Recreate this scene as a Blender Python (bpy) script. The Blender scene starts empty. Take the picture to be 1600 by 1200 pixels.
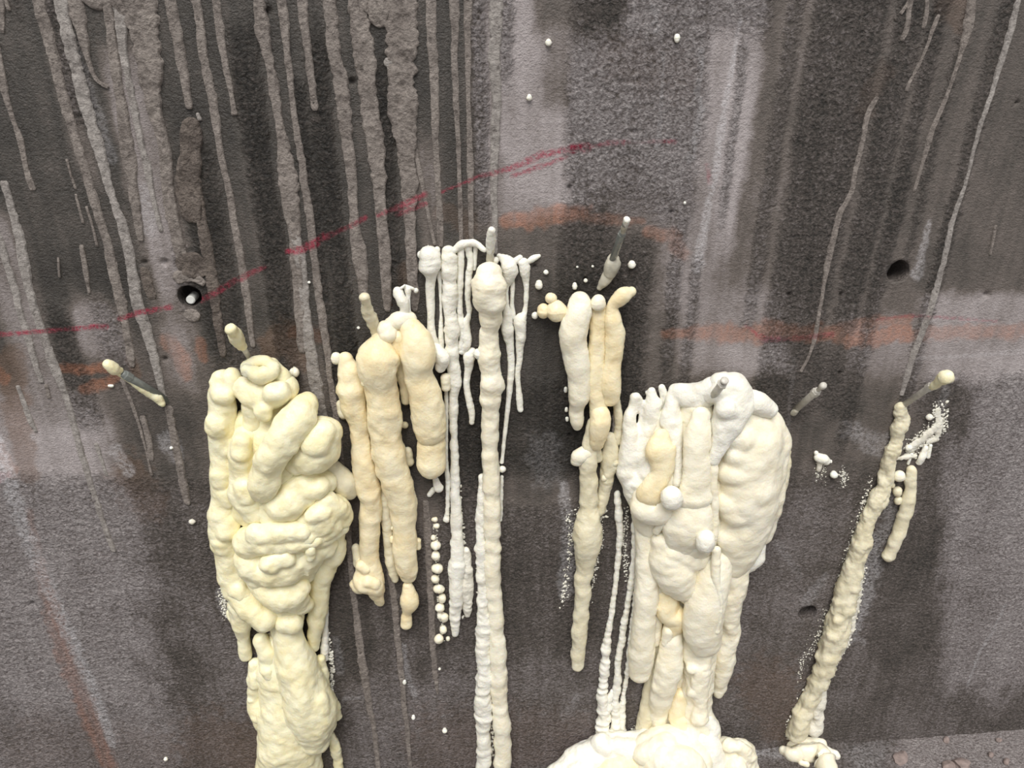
import bpy, bmesh, math, random
import numpy as np
from mathutils import Vector, Matrix, Euler

# ------------------------------------------------------------------ camera
F = 1155.0                      # focal length in pixels of the 1600 x 1200 frame
PITCH, YAW, DIST = 26.0, -4.8, 1.03
_R = np.array(Euler((math.radians(90 - PITCH), 0, math.radians(YAW))).to_matrix())

def ray(u, v):
    return _R @ np.array([(u - 800.0) / F, (600.0 - v) / F, -1.0])
_r = ray(1400, 1155)
CAM_H = -_r[2] * DIST / _r[1]   # the wall foot stands on z = 0
CAM = np.array([0.0, -DIST, CAM_H])

scene = bpy.context.scene
C = scene.collection
cam_data = bpy.data.cameras.new('camera')
cam_data.sensor_width = 36.0
cam_data.lens = F / 1600 * 36.0
cam_data.clip_start = 0.02
cam = bpy.data.objects.new('camera', cam_data)
cam.location = CAM
cam.rotation_euler = (math.radians(90 - PITCH), 0, math.radians(YAW))
C.objects.link(cam)
scene.camera = cam

# ------------------------------------------------------------------ light
world = bpy.data.worlds.new('overcast_sky')
scene.world = world
world.use_nodes = True
bg = world.node_tree.nodes['Background']
bg.inputs['Color'].default_value = (0.97, 0.985, 1.0, 1)
bg.inputs['Strength'].default_value = 0.50
sun_d = bpy.data.lights.new('hazy_sun', 'SUN')
sun_d.energy = 3.5
sun_d.angle = math.radians(38)
sun_d.color = (1.0, 0.98, 0.95)
sun = bpy.data.objects.new('hazy_sun', sun_d)
sun.rotation_euler = Vector((0.10, 0.50, -0.86)).to_track_quat('-Z', 'Y').to_euler()
sun.location = (0, -2, 4)
C.objects.link(sun)
scene.view_settings.view_transform = 'Standard'
scene.view_settings.look = 'None'
scene.view_settings.exposure = 0.0
scene.view_settings.gamma = 1.0
scene.view_settings.use_curve_mapping = False

# ------------------------------------------------------------------ projection helpers (photo pixel -> place on the wall)
def P(u, v, off=0.0):
    """point at distance off (m) in front of the wall plane y = 0"""
    d = ray(u, v)
    t = (-off - CAM[1]) / d[1]
    return CAM + d * t
def FL(u, v, h=0.0):
    """point at height h over the floor"""
    d = ray(u, v)
    t = (h - CAM[2]) / d[2]
    return CAM + d * t
def mpp(p):
    """metres per pixel at a point"""
    return float(-(_R.T @ (np.asarray(p) - CAM))[2] / F)
def proj(X, Y, Z):
    q = np.stack([X - CAM[0], Y - CAM[1], Z - CAM[2]], -1) @ _R
    return 800 + F * q[..., 0] / -q[..., 2], 600 - F * q[..., 1] / -q[..., 2]

# ------------------------------------------------------------------ numpy noise
def _hash(ix, iy, iz, seed):
    h = (ix.astype(np.int64) * 374761393 + iy.astype(np.int64) * 668265263 + iz.astype(np.int64) * 2147483647 + seed * 974711)
    h = (h ^ (h >> 13)) * 1274126177
    h = h & 0xffffffff
    h = (h ^ (h >> 16)) & 0xffffffff
    h = (h * 2246822519) & 0xffffffff
    return ((h ^ (h >> 15)) & 0xffff) / 32767.5 - 1.0
def vnoise(x, y, z, seed=0):
    x, y, z = np.broadcast_arrays(np.asarray(x, float), np.asarray(y, float), np.asarray(z, float))
    ix, iy, iz = np.floor(x), np.floor(y), np.floor(z)
    fx, fy, fz = x - ix, y - iy, z - iz
    fx = fx * fx * fx * (fx * (fx * 6 - 15) + 10); fy = fy * fy * fy * (fy * (fy * 6 - 15) + 10); fz = fz * fz * fz * (fz * (fz * 6 - 15) + 10)
    r = 0
    for a in (0, 1):
        wa = fx if a else 1 - fx
        for b in (0, 1):
            wb = fy if b else 1 - fy
            for c in (0, 1):
                wc = fz if c else 1 - fz
                r = r + wa * wb * wc * _hash(ix + a, iy + b, iz + c, seed)
    return r
def vnoise2(x, y, seed=0):
    x, y = np.broadcast_arrays(np.asarray(x, float), np.asarray(y, float))
    ix, iy = np.floor(x), np.floor(y)
    fx, fy = x - ix, y - iy
    fx = fx * fx * (3 - 2 * fx); fy = fy * fy * (3 - 2 * fy)
    z0 = np.zeros_like(ix)
    return ((1 - fx) * (1 - fy) * _hash(ix, iy, z0, seed) + fx * (1 - fy) * _hash(ix + 1, iy, z0, seed)
            + (1 - fx) * fy * _hash(ix, iy + 1, z0, seed) + fx * fy * _hash(ix + 1, iy + 1, z0, seed))
def fbm2(x, y, seed=0, octv=3):
    r, a, s = 0, 1.0, 0
    for o in range(octv):
        r = r + a * vnoise2(x * 2 ** o, y * 2 ** o, seed + o); s += a; a *= 0.55
    return r / s
def sm(a, b, x):
    t = np.clip((x - a) / (b - a), 0, 1)
    return t * t * (3 - 2 * t)

# ------------------------------------------------------------------ materials
def new_mat(name):
    m = bpy.data.materials.new(name); m.use_nodes = True
    nt = m.node_tree
    return m, nt, nt.nodes['Principled BSDF']
def node(nt, t, **kw):
    n = nt.nodes.new(t)
    for k, v in kw.items():
        setattr(n, k, v)
    return n
def srgb(r, g, b):
    f = lambda c: (c / 255 / 12.92) if c / 255 <= 0.04045 else ((c / 255 + 0.055) / 1.055) ** 2.4
    return (f(r), f(g), f(b), 1)
def noise_node(nt, vec, scale, detail=4, rough=0.6):
    n = node(nt, 'ShaderNodeTexNoise')
    n.inputs['Scale'].default_value = scale; n.inputs['Detail'].default_value = detail; n.inputs['Roughness'].default_value = rough
    nt.links.new(vec, n.inputs['Vector'])
    return n.outputs['Fac']
def mapr(nt, val, a, b, c=0.0, d=1.0):
    n = node(nt, 'ShaderNodeMapRange')
    n.inputs['From Min'].default_value = a; n.inputs['From Max'].default_value = b
    n.inputs['To Min'].default_value = c; n.inputs['To Max'].default_value = d
    nt.links.new(val, n.inputs['Value'])
    return n.outputs['Result']
def math_n(nt, op, a, b=None, clamp=False):
    n = node(nt, 'ShaderNodeMath', operation=op); n.use_clamp = clamp
    for i, x in enumerate((a, b)):
        if x is None: continue
        if isinstance(x, (int, float)): n.inputs[i].default_value = x
        else: nt.links.new(x, n.inputs[i])
    return n.outputs[0]
def mix_n(nt, fac, a, b, blend='MIX'):
    n = node(nt, 'ShaderNodeMix', data_type='RGBA', blend_type=blend)
    for i, x in ((0, fac), (6, a), (7, b)):
        if isinstance(x, (int, float)): n.inputs[i].default_value = x
        elif isinstance(x, tuple): n.inputs[i].default_value = x
        else: nt.links.new(x, n.inputs[i])
    return n.outputs[2]
def attr(nt, name):
    n = node(nt, 'ShaderNodeAttribute'); n.attribute_name = name
    return n.outputs['Fac']

def make_concrete():
    m, nt, b = new_mat('stained_concrete')
    geo = node(nt, 'ShaderNodeNewGeometry')
    pos = geo.outputs['Position']
    st = node(nt, 'ShaderNodeVectorMath', operation='MULTIPLY'); st.inputs[1].default_value = (1, 1, 0.08)
    nt.links.new(pos, st.inputs[0])
    streak = noise_node(nt, st.outputs[0], 55, 5, 0.65)
    st2 = node(nt, 'ShaderNodeVectorMath', operation='MULTIPLY'); st2.inputs[1].default_value = (0.25, 1, 1)
    nt.links.new(pos, st2.inputs[0])
    hgrain = noise_node(nt, st2.outputs[0], 420, 3, 0.6)
    blot = noise_node(nt, pos, 9, 6, 0.65)
    grain = noise_node(nt, pos, 160, 5, 0.7)
    fine = noise_node(nt, pos, 480, 3, 0.6)
    dry = attr(nt, 'dry'); rough = attr(nt, 'rough')
    wob = node(nt, 'ShaderNodeVectorMath', operation='MULTIPLY_ADD')
    nc = node(nt, 'ShaderNodeTexNoise'); nc.inputs['Scale'].default_value = 150; nt.links.new(pos, nc.inputs['Vector'])
    nt.links.new(nc.outputs['Color'], wob.inputs[0]); wob.inputs[1].default_value = (0.007, 0.007, 0.007); nt.links.new(pos, wob.inputs[2])
    vor = node(nt, 'ShaderNodeTexVoronoi'); vor.inputs['Scale'].default_value = 210; nt.links.new(wob.outputs[0], vor.inputs['Vector'])
    peb = mapr(nt, vor.outputs['Distance'], 0.15, 0.75, 1.0, 0.0)
    d = math_n(nt, 'ADD', dry, mapr(nt, blot, 0.3, 0.7, -0.10, 0.10))
    d = math_n(nt, 'ADD', d, mapr(nt, streak, 0.3, 0.7, -0.06, 0.06))
    gg = math_n(nt, 'ADD', mapr(nt, grain, 0.3, 0.7, -0.22, 0.26), math_n(nt, 'MULTIPLY', math_n(nt, 'SUBTRACT', peb, 0.5), 0.22))
    gg = math_n(nt, 'MULTIPLY', gg, math_n(nt, 'ADD', math_n(nt, 'MULTIPLY', dry, 1.2), 0.45))
    g = math_n(nt, 'MULTIPLY', gg, math_n(nt, 'ADD', rough, 0.12))
    d = math_n(nt, 'ADD', d, g)
    d = math_n(nt, 'ADD', d, mapr(nt, hgrain, 0.3, 0.7, -0.04, 0.04), True)
    ramp = node(nt, 'ShaderNodeValToRGB')
    cr = ramp.color_ramp
    cr.elements[0].position = 0.0; cr.elements[0].color = srgb(46, 42, 38)
    cr.elements[1].position = 1.0; cr.elements[1].color = srgb(222, 214, 212)
    e = cr.elements.new(0.12); e.color = srgb(70, 65, 60)
    e = cr.elements.new(0.3); e.color = srgb(107, 98, 92)
    e = cr.elements.new(0.6); e.color = srgb(168, 159, 158)
    nt.links.new(d, ramp.inputs[0])
    col = ramp.outputs[0]
    col = mix_n(nt, math_n(nt, 'MULTIPLY', attr(nt, 'brown'), mapr(nt, blot, 0.3, 0.6, 0.3, 0.7)), col, srgb(118, 88, 66))
    brk = mapr(nt, grain, 0.36, 0.58)
    brk2 = mapr(nt, streak, 0.35, 0.6, 0.4, 1.0)
    o = math_n(nt, 'MULTIPLY', attr(nt, 'orange'), math_n(nt, 'MULTIPLY', mapr(nt, grain, 0.3, 0.55, 0.45, 1.0), brk2))
    col = mix_n(nt, o, col, srgb(186, 116, 78))
    r = math_n(nt, 'MULTIPLY', attr(nt, 'red'), math_n(nt, 'MULTIPLY', brk, brk2))
    col = mix_n(nt, r, col, srgb(158, 28, 62))
    w = math_n(nt, 'MULTIPLY', attr(nt, 'lime'), mapr(nt, grain, 0.35, 0.6))
    col = mix_n(nt, w, col, srgb(216, 212, 214))
    nt.links.new(col, b.inputs['Base Color'])
    ro = math_n(nt, 'ADD', mapr(nt, dry, 0.05, 0.5, 0.42, 0.8), mapr(nt, fine, 0.3, 0.7, -0.08, 0.08))
    nt.links.new(ro, b.inputs['Roughness'])
    h = math_n(nt, 'MULTIPLY', math_n(nt, 'ADD', mapr(nt, grain, 0.25, 0.75), math_n(nt, 'MULTIPLY', peb, 0.35)), math_n(nt, 'ADD', rough, 0.04))
    h = math_n(nt, 'ADD', h, math_n(nt, 'MULTIPLY', fine, 0.12))
    h = math_n(nt, 'ADD', h, math_n(nt, 'MULTIPLY', hgrain, 0.05))
    bp = node(nt, 'ShaderNodeBump'); bp.inputs['Strength'].default_value = 1.0; bp.inputs['Distance'].default_value = 0.013
    nt.links.new(h, bp.inputs['Height']); nt.links.new(bp.outputs[0], b.inputs['Normal'])
    return m

def make_cement(name, ca, cb, bump=0.004):
    m, nt, b = new_mat(name)
    geo = node(nt, 'ShaderNodeNewGeometry'); pos = geo.outputs['Position']
    blot = noise_node(nt, pos, 30, 5, 0.65); grain = noise_node(nt, pos, 230, 4, 0.7); pit = noise_node(nt, pos, 110, 3, 0.5)
    f = math_n(nt, 'ADD', mapr(nt, blot, 0.3, 0.7, 0.0, 0.7), mapr(nt, grain, 0.3, 0.7, -0.35, 0.45), True)
    col = mix_n(nt, f, srgb(*ca), srgb(*cb))
    col = mix_n(nt, mapr(nt, pit, 0.36, 0.28, 0.0, 0.6), col, srgb(70, 62, 57))
    col = mix_n(nt, math_n(nt, 'MULTIPLY', attr(nt, 'red'), mapr(nt, grain, 0.36, 0.56, 0.1, 0.85)), col, srgb(158, 28, 62))
    nt.links.new(col, b.inputs['Base Color'])
    b.inputs['Roughness'].default_value = 0.7
    bp = node(nt, 'ShaderNodeBump'); bp.inputs['Strength'].default_value = 1.0; bp.inputs['Distance'].default_value = bump
    nt.links.new(math_n(nt, 'ADD', grain, math_n(nt, 'MULTIPLY', pit, 0.8)), bp.inputs['Height']); nt.links.new(bp.outputs[0], b.inputs['Normal'])
    return m

def make_foam(name, light, deep, rough=0.42, sss=0.35, bump=0.0011, fine=260, trans=0.0):
    m, nt, b = new_mat(name)
    geo = node(nt, 'ShaderNodeNewGeometry'); pos = geo.outputs['Position']
    blot = noise_node(nt, pos, 24, 4, 0.6); med = noise_node(nt, pos, 95, 4, 0.6); grain = noise_node(nt, pos, fine, 3, 0.6)
    f = math_n(nt, 'ADD', mapr(nt, blot, 0.35, 0.65, 0.0, 0.7), mapr(nt, med, 0.35, 0.7, -0.15, 0.3), True)
    nt.links.new(mix_n(nt, f, srgb(*light), srgb(*deep)), b.inputs['Base Color'])
    b.inputs['Roughness'].default_value = rough
    b.inputs['Subsurface Weight'].default_value = sss
    b.inputs['Subsurface Radius'].default_value = (1.0, 0.75, 0.42)
    b.inputs['Subsurface Scale'].default_value = 0.006
    b.inputs['Specular IOR Level'].default_value = 0.4
    h = math_n(nt, 'ADD', math_n(nt, 'MULTIPLY', med, 1.0), math_n(nt, 'MULTIPLY', grain, 0.35))
    bp = node(nt, 'ShaderNodeBump'); bp.inputs['Strength'].default_value = 0.6; bp.inputs['Distance'].default_value = bump * 2
    nt.links.new(h, bp.inputs['Height']); nt.links.new(bp.outputs[0], b.inputs['Normal'])
    return m

def make_plain(name, col, rough=0.5, metal=0.0, var=0.25, scale=120):
    m, nt, b = new_mat(name)
    geo = node(nt, 'ShaderNodeNewGeometry')
    n = noise_node(nt, geo.outputs['Position'], scale, 4, 0.6)
    c = srgb(*col); dk = tuple(x * (1 - var) for x in c[:3]) + (1,)
    nt.links.new(mix_n(nt, mapr(nt, n, 0.35, 0.65), dk, c), b.inputs['Base Color'])
    b.inputs['Roughness'].default_value = rough; b.inputs['Metallic'].default_value = metal
    bp = node(nt, 'ShaderNodeBump'); bp.inputs['Strength'].default_value = 0.3; bp.inputs['Distance'].default_value = 0.001
    nt.links.new(n, bp.inputs['Height']); nt.links.new(bp.outputs[0], b.inputs['Normal'])
    return m

M = {
    'concrete': make_concrete(),
    'cement': make_cement('grey_cement', (110, 101, 95), (160, 150, 142)),
    'cement_pale': make_cement('pale_cement', (128, 121, 116), (176, 169, 163), 0.003),
    'cement_brown': make_cement('brown_cement', (84, 74, 68), (138, 126, 116), 0.007),
    'yellow': make_foam('pale_yellow_foam', (246, 240, 208), (238, 226, 178)),
    'peach': make_foam('cream_foam', (245, 234, 202), (238, 218, 172)),
    'ivory': make_foam('ivory_foam', (247, 241, 222), (238, 228, 200)),
    'white': make_foam('white_foam', (244, 241, 230), (231, 227, 212), 0.5, 0.3, 0.0016),
    'dull': make_foam('dull_translucent_foam', (234, 227, 202), (214, 204, 172), 0.38, 0.4),
    'froth': make_foam('dry_froth', (234, 230, 216), (212, 206, 190), 0.6, 0.15, 0.002),
    'grime': make_foam('greasy_foam', (206, 200, 182), (150, 146, 132), 0.35, 0.2),
    'steel': make_plain('galvanised_steel', (214, 209, 198), 0.4, 0.0),
    'darksteel': make_plain('wet_steel', (142, 146, 142), 0.35, 0.0),
    'plug': make_plain('white_plastic', (228, 228, 222), 0.5, 0, 0.08),
    'stone': make_plain('dark_rubble', (150, 134, 128), 0.85, 0, 0.4, 90),
}

# ------------------------------------------------------------------ mesh helpers
def np_mesh(name, verts, faces, mat, smooth=True):
    """verts (n,3); faces list of int arrays of shape (k,3) or (k,4)"""
    me = bpy.data.meshes.new(name)
    verts = np.asarray(verts, np.float32)
    me.vertices.add(len(verts)); me.vertices.foreach_set('co', verts.ravel())
    li = np.concatenate([np.asarray(f, np.int32).ravel() for f in faces])
    tot = np.concatenate([np.full(len(f), np.asarray(f).shape[1], np.int32) for f in faces])
    start = np.concatenate([[0], np.cumsum(tot)[:-1]]).astype(np.int32)
    me.loops.add(len(li)); me.loops.foreach_set('vertex_index', li)
    me.polygons.add(len(tot)); me.polygons.foreach_set('loop_start', start); me.polygons.foreach_set('loop_total', tot)
    me.polygons.foreach_set('use_smooth', np.full(len(tot), smooth))
    me.update(calc_edges=True); me.validate()
    me.materials.append(mat)
    return me
def link(name, me, parent=None, loc=None):
    o = bpy.data.objects.new(name, me); C.objects.link(o)
    if parent is not None: o.parent = parent
    if loc is not None: o.location = loc
    return o
def tag(o, label, cat, group=None, kind=None):
    o['label'] = label; o['category'] = cat
    if group: o['group'] = group
    if kind: o['kind'] = kind
    return o
def thing(name, label, cat, loc, group=None):
    o = bpy.data.objects.new(name, None); C.objects.link(o)
    o.empty_display_size = 0.03
    o.location = tuple(loc)
    return tag(o, label, cat, group)

def catmull(P_, n):
    P_ = np.asarray(P_, float)
    Q = np.vstack([2 * P_[0] - P_[1], P_, 2 * P_[-1] - P_[-2]])
    k = len(P_) - 1
    t = np.linspace(0, k, n)
    i = np.minimum(t.astype(int), k - 1); f = (t - i)[:, None]
    a, b, c, d = Q[i], Q[i + 1], Q[i + 2], Q[i + 3]
    return 0.5 * (2 * b + (c - a) * f + (2 * a - 5 * b + 4 * c - d) * f ** 2 + (3 * b - a - 3 * c + d) * f ** 3)

_seed = [11]
def tube_mesh(name, pts3, rad, mat, k=0.85, seg=None, amp=0.10, ring=0.05, freq=1.0, fine=0.03, step=None, caps=(1.0, 1.0), lump=1.0):
    """rounded tube through 3-D points with radius per point; k flattens it towards the wall"""
    _seed[0] += 7; sd = _seed[0]
    pts3 = np.asarray(pts3, float); rad = np.asarray(rad, float)
    L = np.linalg.norm(np.diff(pts3, axis=0), axis=1).sum()
    rm = rad.mean()
    seg = seg or int(min(44, max(14, 2 * math.pi * rm / 0.0032)))
    step = step or max(0.0020, min(0.0036, rm * 0.22))
    n = max(6, int(L / step))
    S = catmull(np.column_stack([pts3, rad]), n)
    c, r = S[:, :3], np.maximum(S[:, 3], rad.min() * 0.6)
    T = np.gradient(c, axis=0); T /= np.linalg.norm(T, axis=1)[:, None]
    # round end caps
    m = 6
    a = np.linspace(math.pi / 2, 0, m + 1)[:-1] * 0.985
    c0 = c[0] - T[0] * (r[0] * caps[0]) * np.sin(a)[:, None]; r0 = r[0] * np.cos(a)
    a2 = a[::-1]
    c1 = c[-1] + T[-1] * (r[-1] * caps[1]) * np.sin(a2)[:, None]; r1 = r[-1] * np.cos(a2)
    c = np.vstack([c0, c, c1]); r = np.concatenate([r0, r, r1])
    T = np.vstack([np.repeat(T[:1], m, 0), T, np.repeat(T[-1:], m, 0)])
    N = np.array([0.0, -1.0, 0.0])
    Sd = np.cross(T, N); ln = np.linalg.norm(Sd, axis=1)[:, None]
    Sd = np.where(ln > 1e-3, Sd / np.maximum(ln, 1e-6), np.array([1.0, 0, 0]))
    B = np.cross(Sd, T)
    th = np.linspace(0, 2 * math.pi, seg, endpoint=False)
    dirs = Sd[:, None, :] * np.cos(th)[None, :, None] + B[:, None, :] * (k * np.sin(th))[None, :, None]
    pos = c[:, None, :] + dirs * r[:, None, None]
    q = pos / rm
    s = np.concatenate([[0], np.cumsum(np.linalg.norm(np.diff(c, axis=0), axis=1))]) / rm
    g = (amp * vnoise(q[..., 0] * 0.8 * freq, q[..., 1] * 0.8 * freq, q[..., 2] * 0.55 * freq, sd)
         + amp * 0.45 * vnoise(q[..., 0] * 2.0 * freq, q[..., 1] * 2 * freq, q[..., 2] * 1.7 * freq, sd + 1)
         + fine * vnoise(q[..., 0] * 5, q[..., 1] * 5, q[..., 2] * 5, sd + 2)
         + ring * vnoise(s * 1.1, 0 * s, 0 * s, sd + 3)[:, None])
    w_ = np.minimum(1.0, r / 0.012)[:, None] * lump
    ab = w_ * (0.0015 * vnoise(pos[..., 0] * 62, pos[..., 1] * 62, pos[..., 2] * 62, sd + 4) + 0.0006 * vnoise(pos[..., 0] * 150, pos[..., 1] * 150, pos[..., 2] * 150, sd + 5))
    pos = pos + dirs * (r[:, None] * g + ab)[..., None]
    nr = len(c)
    V = pos.reshape(-1, 3)
    i = np.arange(nr - 1)[:, None] * seg; j = np.arange(seg)[None, :]; j2 = (j + 1) % seg
    Fq = np.stack([i + j, i + seg + j, i + seg + j2, i + j2], -1).reshape(-1, 4)
    e0, e1 = len(V), len(V) + 1
    V = np.vstack([V, pos[0].mean(0), pos[-1].mean(0)])
    jj = np.arange(seg); jj2 = (jj + 1) % seg
    T0 = np.stack([np.full(seg, e0), jj, jj2], -1); base = (nr - 1) * seg
    T1 = np.stack([np.full(seg, e1), base + jj2, base + jj], -1)
    return V, [Fq, np.concatenate([T0, T1])]

GROW = 1.06
class Foam:
    """a thing made of foam lobes; every lobe is a part"""
    def __init__(self, name, label, cat, u, v, mat, group=None, floor=False):
        self.loc = FL(u, v) if floor else P(u, v)
        self.o = thing(name, label, cat, self.loc, group)
        self.mat = mat
    def _add(self, name, V, Fc, mat, kind=None):
        V = np.array(V); V[:, 1] = np.minimum(V[:, 1], 0.002); V[:, 2] = np.maximum(V[:, 2], -0.002)
        me = np_mesh(name, V - self.loc, Fc, M[mat or self.mat])
        o = link(name, me, self.o)
        if kind: o['kind'] = kind
        return o
    def run(self, pts, off=None, name='lobe', mat=None, k=0.85, raw=False, **kw):
        """pts: (u, v, r_px [, off_mm]) along the photograph; off in mm from the wall to the centre line"""
        p3, rr = [], []
        for p in pts:
            u, v, r = p[:3]
            rm = r * mpp(P(u, v, 0.02))
            o = p[3] / 1000 if len(p) > 3 else (off / 1000 if off is not None else rm * k * 0.72)
            q = P(u, v, o)
            p3.append(q); rr.append(r * GROW * mpp(q))
        V, Fc = tube_mesh(name, p3, rr, None, k=k, **kw)
        if raw: return V, Fc
        return self._add(name, V, Fc, mat)
    def fuse(self, runs, name='body', mat=None, k=0.85, vox=0.0024, smooth=5, lump=1.0, amp=0.10):
        """several runs grown into one continuous lump"""
        Vs, Fs3, Fs4, b = [], [], [], 0
        for pts in runs:
            V, (fq, ft) = self.run(pts, raw=True, k=k, amp=amp)
            Vs.append(V); Fs4.append(fq + b); Fs3.append(ft + b); b += len(V)
        me = np_mesh(name, np.vstack(Vs) - self.loc, [np.vstack(Fs4), np.vstack(Fs3)], M[mat or self.mat])
        t = bpy.data.objects.new('tmp', me); C.objects.link(t)
        m1 = t.modifiers.new('r', 'REMESH'); m1.mode = 'VOXEL'; m1.voxel_size = vox
        m2 = t.modifiers.new('s', 'SMOOTH'); m2.iterations = smooth; m2.factor = 0.5
        out = bpy.data.meshes.new_from_object(t.evaluated_get(bpy.context.evaluated_depsgraph_get()))
        bpy.data.objects.remove(t); bpy.data.meshes.remove(me)
        n = len(out.vertices)
        co = np.empty(n * 3, np.float32); no = np.empty(n * 3, np.float32)
        out.vertices.foreach_get('co', co); out.vertices.foreach_get('normal', no)
        co = co.reshape(-1, 3).astype(float); no = no.reshape(-1, 3); _seed[0] += 9; sd = _seed[0]
        d = lump * (0.0016 * vnoise(co[:, 0] * 30, co[:, 1] * 34, co[:, 2] * 34, sd) + 0.0007 * vnoise(co[:, 0] * 78, co[:, 1] * 78, co[:, 2] * 78, sd + 1) + 0.0003 * vnoise(co[:, 0] * 180, co[:, 1] * 180, co[:, 2] * 180, sd + 2))
        co = co + no * d[:, None] + self.loc
        co[:, 1] = np.minimum(co[:, 1], 0.002); co[:, 2] = np.maximum(co[:, 2], -0.002); co = co - self.loc
        out.vertices.foreach_set('co', co.astype(np.float32).ravel()); out.update()
        out.polygons.foreach_set('use_smooth', np.ones(len(out.polygons), bool))
        out.name = name
        if not out.materials: out.materials.append(M[mat or self.mat])
        return link(name, out, self.o)
    def bead(self, u, v, r, ry=None, off=None, name='bead', mat=None, k=0.9, **kw):
        ry = ry or r
        e = max(ry - r, 0.15 * r); rr = min(r, ry) if ry < r else r
        if ry < r:
            return self.run([(u - (r - ry), v, ry), (u, v, ry * 1.05), (u + (r - ry), v, ry)], off, name, mat, k, **kw)
        return self.run([(u, v - e, rr * 0.97), (u, v, rr * 1.0), (u, v + e, rr * 0.97)], off, name, mat, k, **kw)
    def froth(self, path, width, n, rmin, rmax, mat='froth', off=0.5, name='froth', seed=1):
        V, Fc = froth_mesh(path, width, n, rmin, rmax, off, seed)
        return self._add(name, V, Fc, mat, 'stuff')

def _ico(sub=1):
    bm = bmesh.new(); bmesh.ops.create_icosphere(bm, subdivisions=sub, radius=1)
    v = np.array([x.co[:] for x in bm.verts]); f = np.array([[l.index for l in p.verts] for p in bm.faces]); bm.free()
    return v, f
ICO_V, ICO_F = _ico(1)
def froth_mesh(path, width, n, rmin, rmax, off=0.5, seed=1):
    rnd = np.random.RandomState(seed)
    path = np.asarray(path, float)
    Vs, Fs, b = [], [], 0
    S = catmull(path, 60)
    for _ in range(int(n * 4)):
        c = S[rnd.randint(60)]
        w = width(c) if callable(width) else width
        u = c[0] + np.clip(rnd.normal(), -1.6, 1.6) * w * 0.33; v = c[1] + rnd.normal() * 7
        r = (rmin + (rmax - rmin) * rnd.rand() ** 2.2) * 0.6
        p = P(u, v, 0.0); m = mpp(p); p = p - np.array([0, 0.25 * r * m, 0])
        sc = np.array([0.7 + 0.9 * rnd.rand(), 0.8, 0.7 + 0.9 * rnd.rand()]) * r * m
        vv = ICO_V * sc * (1 + 0.25 * rnd.normal(size=(len(ICO_V), 1)).clip(-1.5, 1.5))
        Vs.append(vv + p); Fs.append(ICO_F + b); b += len(ICO_V)
    return np.vstack(Vs), [np.vstack(Fs)]

# ------------------------------------------------------------------ the wall
HOLES = [(296, 463, 18.5, 0.055), (1404, 424, 18.0, 0.045), (1262, 958, 15.0, 0.035)]   # u, v, radius px, depth m
Z_REF = P(800, 300)[2]

def seg_mask(u, v, pts, noise=None):
    """1 inside a stroke of half-width hw (per point), soft edge; pts (u, v, hw)"""
    out = np.zeros_like(u)
    for a, b in zip(pts[:-1], pts[1:]):
        dx, dy = b[0] - a[0], b[1] - a[1]
        l2 = dx * dx + dy * dy + 1e-9
        pad = max(a[2], b[2]) * 2.2 + 6
        sel = (u > min(a[0], b[0]) - pad) & (u < max(a[0], b[0]) + pad) & (v > min(a[1], b[1]) - pad) & (v < max(a[1], b[1]) + pad)
        if not sel.any(): continue
        uu, vv = u[sel], v[sel]
        t = np.clip(((uu - a[0]) * dx + (vv - a[1]) * dy) / l2, 0, 1)
        d = np.hypot(uu - a[0] - t * dx, vv - a[1] - t * dy)
        hw = a[2] + (b[2] - a[2]) * t
        if noise is not None: d = d + noise[sel] * hw * 0.6
        out[sel] = np.maximum(out[sel], 1 - sm(hw * 0.55, hw * 1.25, d))
    return out

RED = [
    ([(-40, 526, 3.5), (0, 523, 4), (40, 519, 3.5), (100, 515, 3), (130, 512, 4.5), (166, 511, 5)], 1),
    ([(186, 498, 4), (200, 494, 4), (215, 488, 5), (240, 484, 4), (266, 480, 4)], 1),
    ([(314, 468, 6), (335, 458, 5), (367, 439, 5)], 0.9), ([(376, 436, 5), (390, 427, 5), (414, 418, 4)], 0.8),
    ([(450, 393, 5), (475, 389, 7), (506, 372, 7)], 1), ([(510, 370, 4), (540, 357, 4), (571, 340, 4)], 0.7),
    ([(590, 336, 3), (625, 322, 6), (664, 303, 5)], 0.85), ([(622, 334, 4), (665, 318, 4)], 0.7),
    ([(690, 300, 2), (750, 275, 3), (800, 263, 5), (850, 240, 6), (880, 235, 6)], 0.85),
    ([(895, 234, 8), (917, 230, 8)], 1), ([(800, 275, 3), (850, 258, 4), (885, 245, 3)], 0.7),
    ([(920, 229, 3), (950, 224, 5), (975, 222, 4)], 0.8), ([(1040, 221, 3.5), (1054, 221, 4)], 0.9), ([(975, 222, 2), (1040, 221, 2)], 0.5),
    ([(1104, 258, 4), (1110, 285, 4)], 0.45), ([(1165, 508, 3), (1195, 530, 6), (1228, 530, 5)], 0.6), ([(1228, 530, 4), (1300, 522, 5)], 0.45),
    ([(1370, 500, 2.5), (1420, 493, 2.5), (1480, 496, 2.5), (1560, 502, 2)], 0.45),
    ([(0, 745, 9), (12, 742, 6)], 0.7),
]
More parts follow.
